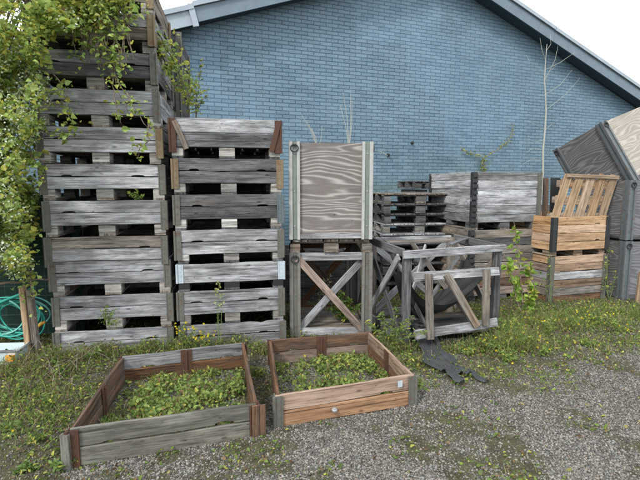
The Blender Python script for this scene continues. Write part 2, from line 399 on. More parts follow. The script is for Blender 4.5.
def slope_strip(a, b, y0, y1, zlow, zhigh):  # prism following the slope from a=(s,z) to b
    m = MB(); vs = []
    for (s_, z_) in (a, b):
        for y in (y0, y1):
            for dz in (zlow, zhigh): vs.append((s_, y, z_ + dz))
    m.add(vs, [(0, 1, 3, 2), (4, 6, 7, 5), (0, 4, 5, 1), (2, 3, 7, 6), (0, 2, 6, 4), (1, 5, 7, 3)])
    return m
for (a, b, nm) in (((SL, zl), (sa, za), 'l'), ((sa, za), (SR, zr), 'r')):
    # split into lengths with visible joints
    if nm == 'l':
        sj = on_wall(193, 24, OV)[0]; lens = [a[0], sj, sj + 3.6, b[0]]
    else: lens = [a[0], a[0] + 3.0, b[0] - 2.2, b[0]]
    for i in range(3):
        q0, q1 = lens[i], lens[i + 1]
        za0 = a[1] + (b[1] - a[1]) * (q0 - a[0]) / (b[0] - a[0]); za1 = a[1] + (b[1] - a[1]) * (q1 - a[0]) / (b[0] - a[0])
        sh = -.03 if (nm == 'l' and i == 0) else 0
        slope_strip((q0 + .004, za0), (q1 - .004, za1), -OV - .03, -OV, sh, .23 + sh).build('bargeboard', M['barge'] if not (nm == 'l' and i == 0) else M['barge_pale'], bld)
        slope_strip((q0 - .01, za0), (q1 + .01, za1), -OV - .07, -OV + .02, .235 + sh, .31 + sh).build('roof_flashing', M['barge_pale'], bld)
    slope_strip(a, b, -OV, -.002, .03, .06).build('soffit', M['soffit'], bld)
    slope_strip(a, b, -OV + .025, 14.4, .235, .30).build('roof', M['roof'], bld)
# strapped joint over the bargeboard and small wall anchors
m = MB(); m.box((sj, -OV - .045, z1 + ml * (sj - s1) + .11), (.09, .03, .34), Matrix.Rotation(-.25, 3, 'Y')); m.build('joint_cover', M['barge_pale'], bld)
for (px, py) in ((388, 155), (412, 143)):
    s_, z_ = on_wall(px, py)
    m = MB(); m.tube([(s_, -.002, z_), (s_, -.03, z_)], [.035, .028], 10); m.tube([(s_, -.03, z_), (s_, -.06, z_)], .012, 6)
    m.build('wall_anchor', M['hinge_dark'], bld)

# ------------------------------------------------------------------ ground
def vnoise(X, Y, sc, seed=0, oct_=4):
    out = np.zeros_like(X); amp = 1.; tot = 0
    for o in range(oct_):
        x = X * sc * 2 ** o + seed * 13.7 + o * 5.3; y = Y * sc * 2 ** o + seed * 7.1 + o * 9.9
        xi = np.floor(x).astype(np.int64); yi = np.floor(y).astype(np.int64); fx = x - xi; fy = y - yi
        fx = fx * fx * (3 - 2 * fx); fy = fy * fy * (3 - 2 * fy)
        def h(a, b):
            n = (a * 374761393 + b * 668265263 + seed * 69069) & 0x7fffffff; n = ((n ^ (n >> 13)) * 1274126177) & 0x7fffffff
            return ((n ^ (n >> 16)) & 0xffff) / 65535.
        out += amp * ((h(xi, yi) * (1 - fx) + h(xi + 1, yi) * fx) * (1 - fy) + (h(xi, yi + 1) * (1 - fx) + h(xi + 1, yi + 1) * fx) * fy)
        tot += amp; amp *= .5
    return out / tot
def sstep(a, b, x): t = np.clip((x - a) / (b - a), 0, 1); return t * t * (3 - 2 * t)
def weed(X, Y):
    """how overgrown a spot of ground is, 0..1"""
    n = vnoise(X, Y, 1.6, 1); n2 = vnoise(X, Y, 5, 2)
    base = (n * .6 + n2 * .4) - .5
    edge = sstep(-.7, .5, (Y - (4.15 + .24 * X)) + base * 1.2)          # strip along the foot of the stacks
    left = sstep(.35, -.6, X + 1.25 + base * 2.4 - (2.9 - Y) * .1) * .95
    right = sstep(1.2, 3.5, Y - .62 * X + base * 1.8) * sstep(.7, 1.5, X) * .88
    patch = np.maximum(sstep(-.07, .12, base) * .68, sstep(.48, .66, vnoise(X, Y, 3.4, 3)) * .5)
    return np.clip(np.maximum.reduce([edge * .9, left, right, patch]), 0, 1)
def gz(X, Y):
    X = np.asarray(X, float); Y = np.asarray(Y, float)
    near = sstep(12, 6, np.hypot(X, Y - 3))
    return (vnoise(X, Y, 1.1, 5) - .5) * .035 * near + (vnoise(X, Y, 7, 6) - .5) * .014 * near + weed(X, Y) * .012 * near - .012
xs = np.r_[-120, -60, -30, -16, -9, np.arange(-5, 7.01, .045), 10, 18, 40, 80, 130]
ys = np.r_[-80, -30, -10, -2, 1, np.arange(1.8, 8.6, .045), 11, 16, 30, 70, 160]
GX, GY = np.meshgrid(xs, ys); V = np.c_[GX.ravel(), GY.ravel(), gz(GX, GY).ravel()]
nx, ny = len(xs), len(ys); ii = np.arange(ny - 1)[:, None] * nx + np.arange(nx - 1)[None]
F = np.stack([ii, ii + 1, ii + nx + 1, ii + nx], -1).reshape(-1, 4)
wcol = weed(GX, GY).ravel(); 
def ground_mat():
    m, nt, bs = new_mat('gravel_ground')
    tco = N(nt, 'ShaderNodeTexCoord').outputs['Object']; a = N(nt, 'ShaderNodeAttribute', attribute_name='tone')
    vo = N(nt, 'ShaderNodeTexVoronoi'); vo.inputs['Scale'].default_value = 70; nt.links.new(tco, vo.inputs['Vector'])
    g = N(nt, 'ShaderNodeSeparateColor'); nt.links.new(vo.outputs['Color'], g.inputs[0])
    stone = ramp(nt, g.outputs[0], [(0., (.10, .095, .085)), (.5, (.22, .21, .195)), (1., (.42, .41, .39))])
    gap = ramp(nt, vo.outputs['Distance'], [(.25, 0.), (.6, 1.)])
    stone = mix(nt, gap, stone, (.045, .04, .033))
    n1 = noise(nt, tco, 14, 7, .7); soil = ramp(nt, n1, [(.3, (.03, .026, .018)), (.55, (.065, .062, .032)), (.75, (.10, .105, .045))])
    n2 = noise(nt, tco, 3.2, 6, .7)
    f = math_(nt, 'ADD', a.outputs['Fac'], math_(nt, 'MULTIPLY', math_(nt, 'SUBTRACT', n2, .5), 1.3))
    col = mix(nt, ramp(nt, f, [(.25, 0.1), (.55, .95)]), stone, soil)
    nt.links.new(col, bs.inputs['Base Color']); bs.inputs['Roughness'].default_value = .95; bs.inputs['Specular IOR Level'].default_value = .15
    bump(nt, math_(nt, 'SUBTRACT', n1, math_(nt, 'MULTIPLY', vo.outputs['Distance'], .6)), .8, .012, bs)
    return m
M['ground'] = ground_mat()
g = np_mesh('ground', V, F, M['ground'], np.repeat(wcol[:, None], 3, 1), smooth=True); tag(g, 'gravel yard ground with soil and moss between the stones', None, None, 'structure')

# loose stones of the gravel
def stone_field(name, n, label):
    ph = (1 + 5 ** .5) / 2
    base = np.array([(-1, ph, 0), (1, ph, 0), (-1, -ph, 0), (1, -ph, 0), (0, -1, ph), (0, 1, ph), (0, -1, -ph), (0, 1, -ph), (ph, 0, -1), (ph, 0, 1), (-ph, 0, -1), (-ph, 0, 1)]) / 1.9
    fc = np.array([(0, 11, 5), (0, 5, 1), (0, 1, 7), (0, 7, 10), (0, 10, 11), (1, 5, 9), (5, 11, 4), (11, 10, 2), (10, 7, 6), (7, 1, 8), (3, 9, 4), (3, 4, 2), (3, 2, 6), (3, 6, 8), (3, 8, 9), (4, 9, 5), (2, 4, 11), (6, 2, 10), (8, 6, 7), (9, 8, 1)])
    # sample more densely near the camera
    Y = 1.9 + 4.6 * RNG.random(n * 2) ** 1.5; X = RNG.uniform(-1, 1, n * 2) * (Y * .74 + .4)
    keep = RNG.random(n * 2) > sstep(.12, .75, weed(X, Y) + (vnoise(X, Y, 9, 8) - .5) * 1.1) * .88
    keep &= ~((X > -1.55) & (X < .65) & (Y > 2.45) & (Y < 4.0) & (RNG.random(n * 2) < .85) & in_planter(X, Y))
    X = X[keep][:n]; Y = Y[keep][:n]; k = len(X)
    r = (.0028 + .0048 * RNG.random(k) ** 2.4) * (1 + .25 * sstep(3.2, 6, Y))
    V = base[None] * (1 + .22 * RNG.standard_normal((k, 12, 1)).clip(-1.5, 1.5)) * r[:, None, None]
    V[..., 0] *= RNG.uniform(.8, 1.6, (k, 1)); V[..., 2] *= RNG.uniform(.5, .9, (k, 1))
    a = RNG.uniform(0, 6.28, k)[:, None]; t = RNG.normal(0, .35, k)[:, None]
    x, y, z = V[..., 0].copy(), V[..., 1].copy(), V[..., 2].copy()
    x, z = x * np.cos(t) - z * np.sin(t), x * np.sin(t) + z * np.cos(t)
    V[..., 0] = x * np.cos(a) - y * np.sin(a) + X[:, None]; V[..., 1] = x * np.sin(a) + y * np.cos(a) + Y[:, None]
    V[..., 2] = z + (gz(X, Y) + r * .35)[:, None]
    F = (fc[None] + 12 * np.arange(k)[:, None, None]).reshape(-1, 3)
    v = (.03 + .27 * RNG.random(k) ** 1.6)[:, None]; tint = np.array([[1, .94, .83]]) * (1 + RNG.normal(0, .04, (k, 3)))
    brown = (RNG.random(k) < .16)[:, None]
    c = np.where(brown, v * np.array([[.95, .72, .5]]), v * tint)
    o = np_mesh(name, V.reshape(-1, 3), F, M['stone'], np.repeat(c, 12, 0)); return tag(o, label, None, None, 'stuff')
def stone_mat():
    m, nt, bs = new_mat('stone_chip'); a = N(nt, 'ShaderNodeAttribute', attribute_name='tone')
    tco = N(nt, 'ShaderNodeTexCoord').outputs['Object']; n = noise(nt, tco, 260, 3, .6)
    nt.links.new(mix(nt, math_(nt, 'MULTIPLY', n, .5), a.outputs['Color'], (.12, .115, .1)), bs.inputs['Base Color']); bs.inputs['Roughness'].default_value = .85; return m
M['stone'] = stone_mat()

# planter outlines (front left, front right, back right, back left)
PR = [Vector((-.285, 2.80, 0)), Vector((.675, 3.13, 0)), Vector((.455, 4.10, 0)), Vector((-.440, 3.88, 0))]
PL = [Vector((-1.385, 2.39, 0)), Vector((-.385, 2.70, 0)), Vector((-.645, 3.82, 0)), Vector((-1.565, 3.50, 0))]
def in_quad(X, Y, Q, g=0.):
    ok = np.ones_like(X, bool); 
    for i in range(4):
        a, b = Q[i], Q[(i + 1) % 4]; L = (b - a).length
        ok &= ((b.x - a.x) * (Y - a.y) - (b.y - a.y) * (X - a.x)) / L > -g
    return ok
def in_planter(X, Y): return in_quad(X, Y, PR) | in_quad(X, Y, PL)
stone_field('gravel', 190000, 'loose grey stone chips covering the yard')

# ------------------------------------------------------------------ leaves and plants
def leaf_arrays(P, size, up=.6, width=.55, droop=.0, col=((.10, .17, .035), (.20, .27, .05)), yellow=.15, dirs=None, brown=.0):
    """P (n,3) leaf bases, size (n,)"""
    n = len(P)
    if dirs is None:
        a = RNG.uniform(0, 2 * np.pi, n); e = RNG.normal(0, .45, n) + (up - .5)
        d = np.c_[np.cos(a) * np.cos(e), np.sin(a) * np.cos(e), np.sin(e)]
    else: d = dirs / np.linalg.norm(dirs, axis=1, keepdims=True)
    nrm = RNG.normal(0, .6, (n, 3)); nrm[:, 2] += up; nrm[:, 1] -= .35
    s = np.cross(d, nrm); s /= np.linalg.norm(s, axis=1, keepdims=True) + 1e-9; nn = np.cross(s, d)
    L = size[:, None]; W = L * width
    fold = RNG.uniform(.05, .35, (n, 1))
    b = P; tip = P + d * L + nn * L * (-.12 - droop)
    l1 = P + d * L * .28 + s * W * .48 + nn * W * fold; l2 = P + d * L * .68 + s * W * .36 + nn * W * (fold - .08)
    r1 = P + d * L * .28 - s * W * .48 + nn * W * fold; r2 = P + d * L * .68 - s * W * .36 + nn * W * (fold - .08)
    V = np.stack([b, l1, l2, tip, r2, r1], 1).reshape(-1, 3)
    k = 6 * np.arange(n)[:, None]
    F = np.concatenate([k + np.array([[0, 3, 2, 1]]), k + np.array([[0, 5, 4, 3]])])
    t = RNG.random((n, 1)); c = np.array(col[0]) * (1 - t) + np.array(col[1]) * t
    c *= RNG.uniform(.65, 1.3, (n, 1))
    yl = RNG.random(n) < yellow; c[yl] = np.array([.50, .50, .10]) * RNG.uniform(.6, 1.2, (yl.sum(), 1))
    br = RNG.random(n) < brown; c[br] = np.array([.20, .13, .06]) * RNG.uniform(.5, 1.3, (br.sum(), 1))
    return V, F, np.repeat(c, 6, 0)
def merge(parts):
    Vs, Fs, Cs = [], [], []; n = 0
    for V, F, c in parts: Vs.append(V); Fs.append(F + n); Cs.append(c); n += len(V)
    return np.concatenate(Vs), np.concatenate(Fs), np.concatenate(Cs)
def blade_arrays(P, h, wd=.004, lean=.5, col=((.10, .15, .04), (.22, .26, .07)), dry=.2):
    n = len(P); a = RNG.uniform(0, 2 * np.pi, n); d = np.c_[np.cos(a), np.sin(a), np.zeros(n)]
    b = RNG.uniform(0, 2 * np.pi, n); s = np.c_[np.cos(b), np.sin(b), np.zeros(n)] * (wd * RNG.uniform(.5, 1.4, n))[:, None]
    ln = (RNG.random(n) * lean)[:, None]; H = h[:, None]; z = np.array([[0, 0, 1.]])
    m1 = P + z * H * .5 + d * H * ln * .3; m2 = P + z * H * .85 + d * H * ln * .8; tip = P + z * H * (1 - .35 * ln) + d * H * ln * 1.5
    V = np.stack([P - s, P + s, m1 + s * .9, m1 - s * .9, m2 + s * .55, m2 - s * .55, tip + s * .05, tip - s * .05], 1).reshape(-1, 3)
    k = 8 * np.arange(n)[:, None]; F = np.concatenate([k + np.array([[0, 1, 2, 3]]), k + np.array([[3, 2, 4, 5]]), k + np.array([[5, 4, 6, 7]])])
    t = RNG.random((n, 1)); c = np.array(col[0]) * (1 - t) + np.array(col[1]) * t
    dr = RNG.random(n) < dry * 1.15; c[dr] = np.array([.33, .27, .15]) * RNG.uniform(.5, 1.2, (dr.sum(), 1))
    return V, F, np.repeat(c, 8, 0)
def flower_arrays(P, r, col=(.62, .50, .03)):
    n = len(P); out = []
    for k in range(5):
        a = k * 1.2566 + RNG.uniform(0, .3, n); d = np.c_[np.cos(a), -.5 + 0 * a, np.sin(a)]
        out.append(leaf_arrays(P, np.full(n, r), col=(col, col), yellow=0, dirs=d, width=.8))
    return merge(out)

# low weeds over the overgrown ground
n = 130000
X = RNG.uniform(-4.6, 6.5, n); Y = RNG.uniform(1.9, 7.4, n); wv = weed(X, Y)
dens = sstep(.34, 1.05, wv + (vnoise(X, Y, 5, 21) - .5) * 1.9 - .06)
k = (RNG.random(n) < dens) & (np.abs(X) < Y * .78 + .3) & ~in_planter(X, Y)
X, Y, wv = X[k], Y[k], wv[k]
front = sstep(3.0, 4.3, Y)
parts = []
j = RNG.random(len(X)) < .76
P = np.c_[X[j], Y[j], gz(X[j], Y[j]) + RNG.random(j.sum()) * .02]
parts.append(leaf_arrays(P, RNG.uniform(.010, .034, j.sum()) * (1 + .2 * front[j]), up=.55, width=.6, yellow=.12, brown=.22))
j = ~j; P = np.c_[X[j], Y[j], gz(X[j], Y[j])]
parts.append(blade_arrays(P, RNG.uniform(.012, .05, j.sum()) * (1 + .7 * front[j]), .0020, 1.3, dry=.5, col=((.09, .12, .035), (.20, .23, .07))))
V, F, c = merge(parts)
tag(np_mesh('low_weeds', V, F, M['leaf'], c), 'low green weeds and grass growing over the gravel', None, None, 'stuff')
# tufts of taller growth at the foot of the stacks and on the right
parts = []
def tuft(cx, cy, rad, n, h, leaf=1.1, flowers=0, dry=.25, lsz=.03, col=((.10, .17, .035), (.21, .28, .06))):
    x = cx + RNG.normal(0, rad, n); y = cy + RNG.normal(0, rad * .6, n); z = gz(x, y)
    n_b = n; hh = h * RNG.uniform(.2, 1.0, n) * (.5 + vnoise(x, y, 5, 40))
    parts.append(blade_arrays(np.c_[x, y, z], hh, .0028, 1.2, dry=min(.6, dry + .2), col=col))
    m = int(n * leaf); i = RNG.integers(0, n, m); t = RNG.random(m)
    parts.append(leaf_arrays(np.c_[x[i] + RNG.normal(0, .02, m), y[i] + RNG.normal(0, .02, m), z[i] + hh[i] * t], RNG.uniform(.5, 1.2, m) * lsz, col=col, yellow=.12, width=.5))
    flowers = int(flowers * .55)
    if flowers:
        i = RNG.integers(0, n, flowers); parts.append(flower_arrays(np.c_[x[i], y[i] - .01, z[i] + hh[i] * .95], .011))
G = lambda px, py: ray(px, py) * (CAM_H / -ray(px, py).z) + Vector((0, 0, CAM_H))
for (px, py, r, n_, h_, fl, dr) in ((30, 372, .22, 500, .14, 2, .4), (60, 362, .14, 400, .16, 3, .3), (105, 352, .12, 300, .13, 4, .3), (20, 400, .25, 500, .10, 1, .35), (45, 420, .2, 400, .08, 2, .3),
        (150, 350, .12, 250, .12, 6, .2), (190, 349, .14, 350, .16, 24, .2), (235, 345, .10, 220, .12, 5, .3), (262, 352, .05, 120, .14, 0, .4), (255, 375, .06, 160, .08, 0, .3), (290, 337, .12, 120, .12, 0, .4),
        (395, 350, .12, 250, .14, 0, .3), (412, 362, .1, 200, .10, 0, .4), (418, 385, .08, 120, .06, 0, .5), (455, 352, .10, 160, .08, 0, .5), (480, 350, .12, 260, .12, 4, .3), (510, 348, .14, 600, .22, 14, .15),
        (500, 335, .15, 400, .2, 14, .2), (530, 325, .2, 500, .18, 34, .2), (555, 318, .25, 600, .14, 40, .2), (580, 325, .3, 500, .12, 40, .25), (600, 312, .3, 500, .13, 16, .2), (630, 318, .3, 500, .10, 6, .2), (560, 345, .2, 260, .07, 3, .5), (620, 345, .25, 260, .06, 2, .4),
        (470, 372, .12, 120, .06, 0, .5), (530, 378, .2, 150, .05, 0, .5)):
    q = G(px, py); tuft(q.x, q.y, r, n_, h_, flowers=fl, dry=dr)
V, F, c = merge(parts); tag(np_mesh('grass_tufts', V, F, M['leaf'], c), 'tufts of taller grass and small yellow flowered weeds', None, None, 'stuff')
# ground cover inside each planter
for Q, nm, lab in ((PR, 0, 'green ground cover growing inside the pinkish wooden planter frame'), (PL, 1, 'green ground cover growing inside the grey fronted planter frame')):
    n = 14000; X = RNG.uniform(-1.7, .8, n * 3); Y = RNG.uniform(2.3, 4.2, n * 3); k = in_quad(X, Y, Q, -.05); X, Y = X[k][:n], Y[k][:n]
    dn = sstep(.30, .62, vnoise(X, Y, 6, 31 + nm)); k = RNG.random(len(X)) < dn * .75 + .10; X, Y = X[k], Y[k]
    pr = []
    z = gz(X, Y) + RNG.random(len(X)) * .06 * dn[k] + .01
    pr.append(leaf_arrays(np.c_[X, Y, z], RNG.uniform(.014, .042, len(X)), up=.7, width=.62, yellow=.12, brown=.08, col=((.12, .21, .05), (.30, .38, .10))))
    i = RNG.random(len(X)) < .5; pr.append(blade_arrays(np.c_[X[i], Y[i], gz(X[i], Y[i])], RNG.uniform(.03, .10, i.sum()), .002, .9, dry=.3))
    V, F, c = merge(pr); tag(np_mesh('planter_weeds', V, F, M['leaf'], c), lab, None, None, 'stuff')
# fallen leaves
n = 260; X = RNG.uniform(-1.6, 4.2, n); Y = RNG.uniform(2.2, 5.2, n); k = ~in_planter(X, Y); X, Y = X[k], Y[k]
V, F, c = leaf_arrays(np.c_[X, Y, gz(X, Y) + .014], RNG.uniform(.02, .045, len(X)), up=.5, width=.5, col=((.32, .30, .10), (.42, .36, .16)), yellow=.3, brown=.3)
tag(np_mesh('fallen_leaves', V, F, M['leaf'], c), 'small yellow and brown fallen leaves lying on the gravel', None, None, 'stuff')

def plant(name, base, tips, r0, label, cat, lsize=.03, nper=60, stem='greenstem', twig=.25, leafcol=((.10, .18, .035), (.23, .31, .06)), yellow=.15, flowers=0, width=.55, start=.2, droop=.2, group=None, fl_col=(.62, .50, .03), spread=1.):
    """several curved stems from one base with side twigs and leaves"""
    base = Vector(base); t = thing(name, base, 0, label, cat, group)
    mb = MB(); lp = []; tipsP = []
    for tip in tips:
        tip = Vector(tip) - base; pts = []; bend = Vector((random.uniform(-1, 1), random.uniform(-1, 1), 0)) * tip.length * .06
        for i in range(11):
            q = i / 10; p = tip * q + bend * math.sin(q * 3.1) * (1 + .4 * math.sin(q * 9)); p.z += tip.length * .05 * math.sin(q * 3.14); pts.append(p)
        mb.tube(pts, [r0 * (1 - .8 * i / 10) for i in range(11)], 5)
        for i in range(nper):
            q = start + (1 - start) * random.random(); k = min(9, int(q * 10)); p = pts[k].lerp(pts[k + 1], q * 10 - k)
            o = Vector((random.gauss(0, 1), random.gauss(0, .7), random.gauss(.2, .6))).normalized() * tip.length * twig * random.random() * (1.15 - q)
            if i % 5 == 0 and twig > .02: mb.tube([p, p + o * .5 + Vector((0, 0, .01)), p + o], r0 * .2, 4)
            lp.append(p + o)
        tipsP += [pts[-1], pts[-2], pts[-3]]
    mb.build('stem', M[stem], t, smooth=True)
    if lp:
        P = np.array([tuple(p) for p in lp]); V, F, c = leaf_arrays(P, RNG.uniform(.5, 1.25, len(P)) * lsize, up=.6, width=width, droop=droop, col=leafcol, yellow=yellow)
        np_mesh('foliage', V, F, M['leaf'], c, t)
    if flowers:
        P = np.array([tuple(random.choice(tipsP) + Vector((random.gauss(0, .03), random.gauss(0, .02), random.gauss(0, .03))) * spread) for _ in range(flowers)])
        V, F, c = flower_arrays(P, .013, fl_col); np_mesh('flowers', V, F, M['petal'], c, t)
    return t

# ------------------------------------------------------------------ pallet collars and pallets
def hinge(parent, corner, dirA, dirB, h, mat, drop=.05, wdt=.05, z0=0., mid=False):
    """steel corner hinge: a plate on each face, knuckle on the edge, screws; dirA and dirB run along the two faces away from the corner"""
    mb = MB(); A = Vector(dirA); B = Vector(dirB); cz = z0 + h / 2 - drop / 2; H = h + drop - .01
    outA = -B; outB = -A           # outward from face A is away from side B
    for d, o in ((A, outA), (B, outB)):
        rot = Matrix((d, o, Vector((0, 0, 1)))).transposed()
        mb.box(Vector(corner) + d * (wdt / 2) + o * .005 + Vector((0, 0, cz)), (wdt, .005, H), rot)
        mb.box(Vector(corner) + d * (wdt - .006) + o * .009 + Vector((0, 0, cz)), (.008, .006, H * .98), rot)
        for q in (-.36, -.12, .12, .36):
            p = Vector(corner) + d * (wdt * .45) + Vector((0, 0, cz + q * H)); mb.tube([p + o * .006, p + o * .011], .006, 6)
    c = Vector(corner) + (outA + outB) * .008 + Vector((0, 0, cz))
    mb.tube([c - Vector((0, 0, H / 2)), c + Vector((0, 0, H / 2))], .011, 8)
    return mb.build('corner_hinge', mat, parent)
def collar(corners, z, h, label, side_mats, hinge_mats, group=None, nb=2, loc=None, rz=0., th=.02, drop=.055, notches=True, mids=False, name='pallet_collar', cat='pallet collar', wob=.0048, chip=0., matfor=None):
    """four hinged sides of stacked boards; corners FL, FR, BR, BL at local z"""
    t = thing(name, loc, rz, label, cat, group)
    cs = [Vector(c) for c in corners]; bh = h / nb
    for i in range(4):
        a, b = cs[i], cs[(i + 1) % 4]; d = (b - a).normalized(); inn = Vector((-d.y, d.x, 0))
        for k in range(nb):
            p0 = a + inn * th / 2 + d * (.004 if i % 2 == 0 else th + .003); p1 = b + inn * th / 2 - d * (.004 if i % 2 == 0 else th + .003)
            zz = z + bh * (k + .5) + random.uniform(-1, 1) * .0015
            nt_ = [(q_ + random.uniform(-.025, .025), random.uniform(.045, .062), random.uniform(.009, .019)) for q_ in (.18, .80) if random.random() < .9] if (notches and k >= 1 and i % 2 == 0) else ()
            m = MB(); m.board(p0 + Vector((0, 0, zz)), p1 + Vector((0, 0, zz)), (0, 0, 1), bh - .005, th, seg=9, wob=wob, notch=nt_, chip=chip, ends=.003)
            mt = side_mats[i] if not isinstance(side_mats[i], (list, tuple)) else side_mats[i][k % len(side_mats[i])]
            m.build('side_board', M[mt], t)
    for i in range(4):
        a = cs[i]; dA = (cs[(i + 1) % 4] - a).normalized(); dB = (cs[i - 1] - a).normalized()
        hinge(t, a, dA, dB, h, M[hinge_mats[i]], drop=drop, z0=z, wdt=.05 if drop > .03 else .052)
    if mids:
        for i in (0, 2, 1, 3):
            a, b = cs[i], cs[(i + 1) % 4]; d = (b - a).normalized(); inn = Vector((-d.y, d.x, 0)); mb = MB()
            if i in mids:
                p = a.lerp(b, .5) + inn * (th + .005); rot = Matrix((d, -inn, Vector((0, 0, 1)))).transposed()
                for s in (-1, 1): mb.box(p + d * s * .024 + Vector((0, 0, z + h / 2)), (.04, .006, h * .98), rot)
                mb.tube([p + inn * .006 + Vector((0, 0, z + .01)), p + inn * .006 + Vector((0, 0, z + h - .01))], .009, 8)
                for s in (-1, 1):
                    for q in (.2, .5, .8):
                        pp = p + d * s * .026 + Vector((0, 0, z + h * q)); mb.tube([pp, pp + inn * .008], .005, 6)
                mb.build('middle_hinge', M['hinge_rust'], t)
    return t
def rect(w_, d_, j=.0): return [Vector((0, 0, 0)), Vector((w_, 0, 0)), Vector((w_, d_, 0)), Vector((0, d_, 0))]
def pallet(w_, d_, loc, rz, label, matb, matk, group=None, inset=.025, nb=3, gap=.10, decks=6, bottom=True, feet=None, name='pallet', deck_t=.022, cat='pallet', deckdir='x', fl=None):
    """wooden pallet: bottom runners in depth, nine blocks, stringers, deck boards"""
    t = thing(name, loc, rz, label, cat, group)
    bt = .020 if bottom else 0.; bh = gap - bt
    for i in range(nb):
        xc = (.05 + (w_ - .1) * i / (nb - 1)); bw = .10 if i in (0, nb - 1) else .145
        xc = min(max(xc, bw / 2 + .004), w_ - bw / 2 - .004)
        if bottom:
            m = MB(); m.board((xc, .005, bt / 2), (xc, d_ - .005, bt / 2), (1, 0, 0), bw, bt - .001, seg=5, wob=.001); m.build('bottom_board', M[matb], t)
        for k, yc in enumerate((.075, d_ / 2, d_ - .075)):
            m = MB(); m.board((xc, yc - .07, bt + bh / 2), (xc, yc + .07, bt + bh / 2), (0, 0, 1), bh - .001, bw, seg=2, wob=.0012, c=.004, ends=.003)
            m.build('block', feet or M[matk], t)
    for k, yc in enumerate((.072, d_ / 2, d_ - .072)):        # stringers across, set inside the collar
        m = MB(); m.board((inset, yc if k == 1 else (yc - .045 + .07 if k == 0 else yc + .045 - .07), gap + .0115), (w_ - inset, yc if k == 1 else (yc + .025 if k == 0 else yc - .025), gap + .0115), (0, 1, 0), .085, .021, seg=6, wob=.001); m.build('stringer', M[matb], t)
    for i in range(decks):
        bw = (w_ - 2 * inset) / decks - .014; xc = inset + (w_ - 2 * inset) * (i + .5) / decks
        m = MB(); m.board((xc, inset + .002, gap + .023 + deck_t / 2), (xc, d_ - inset - .002, gap + .023 + deck_t / 2), (1, 0, 0), bw, deck_t, seg=5, wob=.001); m.build('deck_board', M[matb], t)
    return t

ORD = ['lowest', 'second lowest', 'third lowest', 'fourth lowest', 'fifth lowest', 'sixth lowest', 'seventh lowest', 'eighth lowest', 'ninth lowest', 'topmost']
# ---- left stack
LW, LD, LZ = 1.045, 1.18, R(10.5); LF = Vector((-2.455, 4.13, 0))
CH, GP = .226, .101
z = -.03; first = True; lay = []
order = [('c', 1), ('p', 1), ('c', 1), ('p', 1), ('c', 2)] + [('p', 1), ('c', 1)] * 7
levels = []
def jit(F, rz, jx=.010, jr=.5):
    return F + Vector((random.uniform(-jx, jx), random.uniform(-jx, jx), 0)), rz + R(random.uniform(-jr, jr))
ci = pi_ = 0
cl = ['grey collar sunk in weeds at the foot of the tall left stack', 'second lowest grey collar of the tall left stack, weed tuft at its base',
      'lower of two grey collars stacked without a pallet in the tall left stack', 'upper of two grey collars stacked without a pallet in the tall left stack',
      'pale grey collar of the tall left stack just above the doubled pair', 'pale grey collar two above the doubled pair in the tall left stack',
      'tall left stack collar level with the shorter stack collar second from top', 'tall left stack collar level with the top of the shorter stack beside it',
      'tall left stack collar with vine tips hanging over its boards', 'third collar from the top of the tall left stack, beneath vine stems', 'grey brown collar just under the top of the tall left stack', 'topmost collar of the tall left stack, mostly hidden by leaves']
cm = [['grey'], ['grey'], ['grey'], ['grey', 'greybrown'], ['grey'], ['greypale', 'grey'], ['greypale', 'grey'], ['grey'], ['greydark', 'grey'], ['greybrown', 'grey'], ['greybrown'], ['greybrown']]
PLAB = ['lowest pallet of the tall left stack, just above its bottom collar', 'second lowest pallet of the tall left stack, just below the doubled collars', 'pallet resting on the doubled collars of the tall left stack'] + ['%s pallet above the doubled collars in the tall left stack' % o for o in ('second', 'third', 'fourth', 'fifth', 'sixth', 'seventh')]
hm = ['hinge'] * 12; hm[10] = 'hinge_tan'; hm[7] = 'hinge'; hm[11] = 'hinge_rust'
for kind, cnt in order:
    for q in range(cnt):
        F_, rz_ = jit(LF, LZ)
        F_ = F_ + Vector((-.02 * z, -.004 * z, z))
        if kind == 'c':
            sm = (cm[ci] * 2)[:2]; hh = [hm[ci]] * 4
            if ci in (6, 9): hh = [hm[ci], 'hinge_tan', hm[ci], hm[ci]]
            collar(rect(LW, LD), 0, CH, cl[ci], [sm, sm, sm, sm], hh, 'pallet collars in the tall left stack', loc=F_, rz=rz_, chip=.009)
            z += CH + .001; ci += 1
        else:
            pallet(LW, LD, F_, rz_, PLAB[pi_], 'greybrown', 'block', 'pallets in the tall left stack', gap=GP)
            z += GP + .001; pi_ += 1
LTOP = z
# ---- second stack
RW, RD, RZ = 1.0, 1.18, R(11.5); RF = Vector((-1.335, 4.265, 0)); z = -.02
CH2, GP2 = .231, .100
def rs_c(label, sm, hh, h=CH2, nb=2, notches=True, dz=0, drop=.055, wid=RW, name='pallet_collar'):
    global z
    F_, rz_ = jit(RF, RZ, .007, .3); F_ = F_ + Vector((-.012 * z, 0, z))
    t = collar(rect(wid, RD), 0, h, label, sm, hh, 'pallet collars in the shorter left stack', loc=F_, rz=rz_, nb=nb, notches=notches, drop=drop, chip=.009, name=name)
    z += h + .001; return t
def rs_p(label, feet=None, gap=GP2):
    global z
    F_, rz_ = jit(RF, RZ, .007, .3); F_ = F_ + Vector((-.012 * z, 0, z))
    pallet(RW, RD, F_, rz_, label, 'greydark', 'block', 'pallets in the shorter left stack', gap=gap, feet=feet); z += gap + .001
g_ = ['grey'] * 2; gd = ['greydark'] * 2; gp = ['greypale', 'grey']
rs_c('grey collar at the foot of the shorter stack behind the yellow flowers', [g_] * 4, ['hinge'] * 4)
rs_p('lowest pallet of the shorter stack, just above the bottom collar')
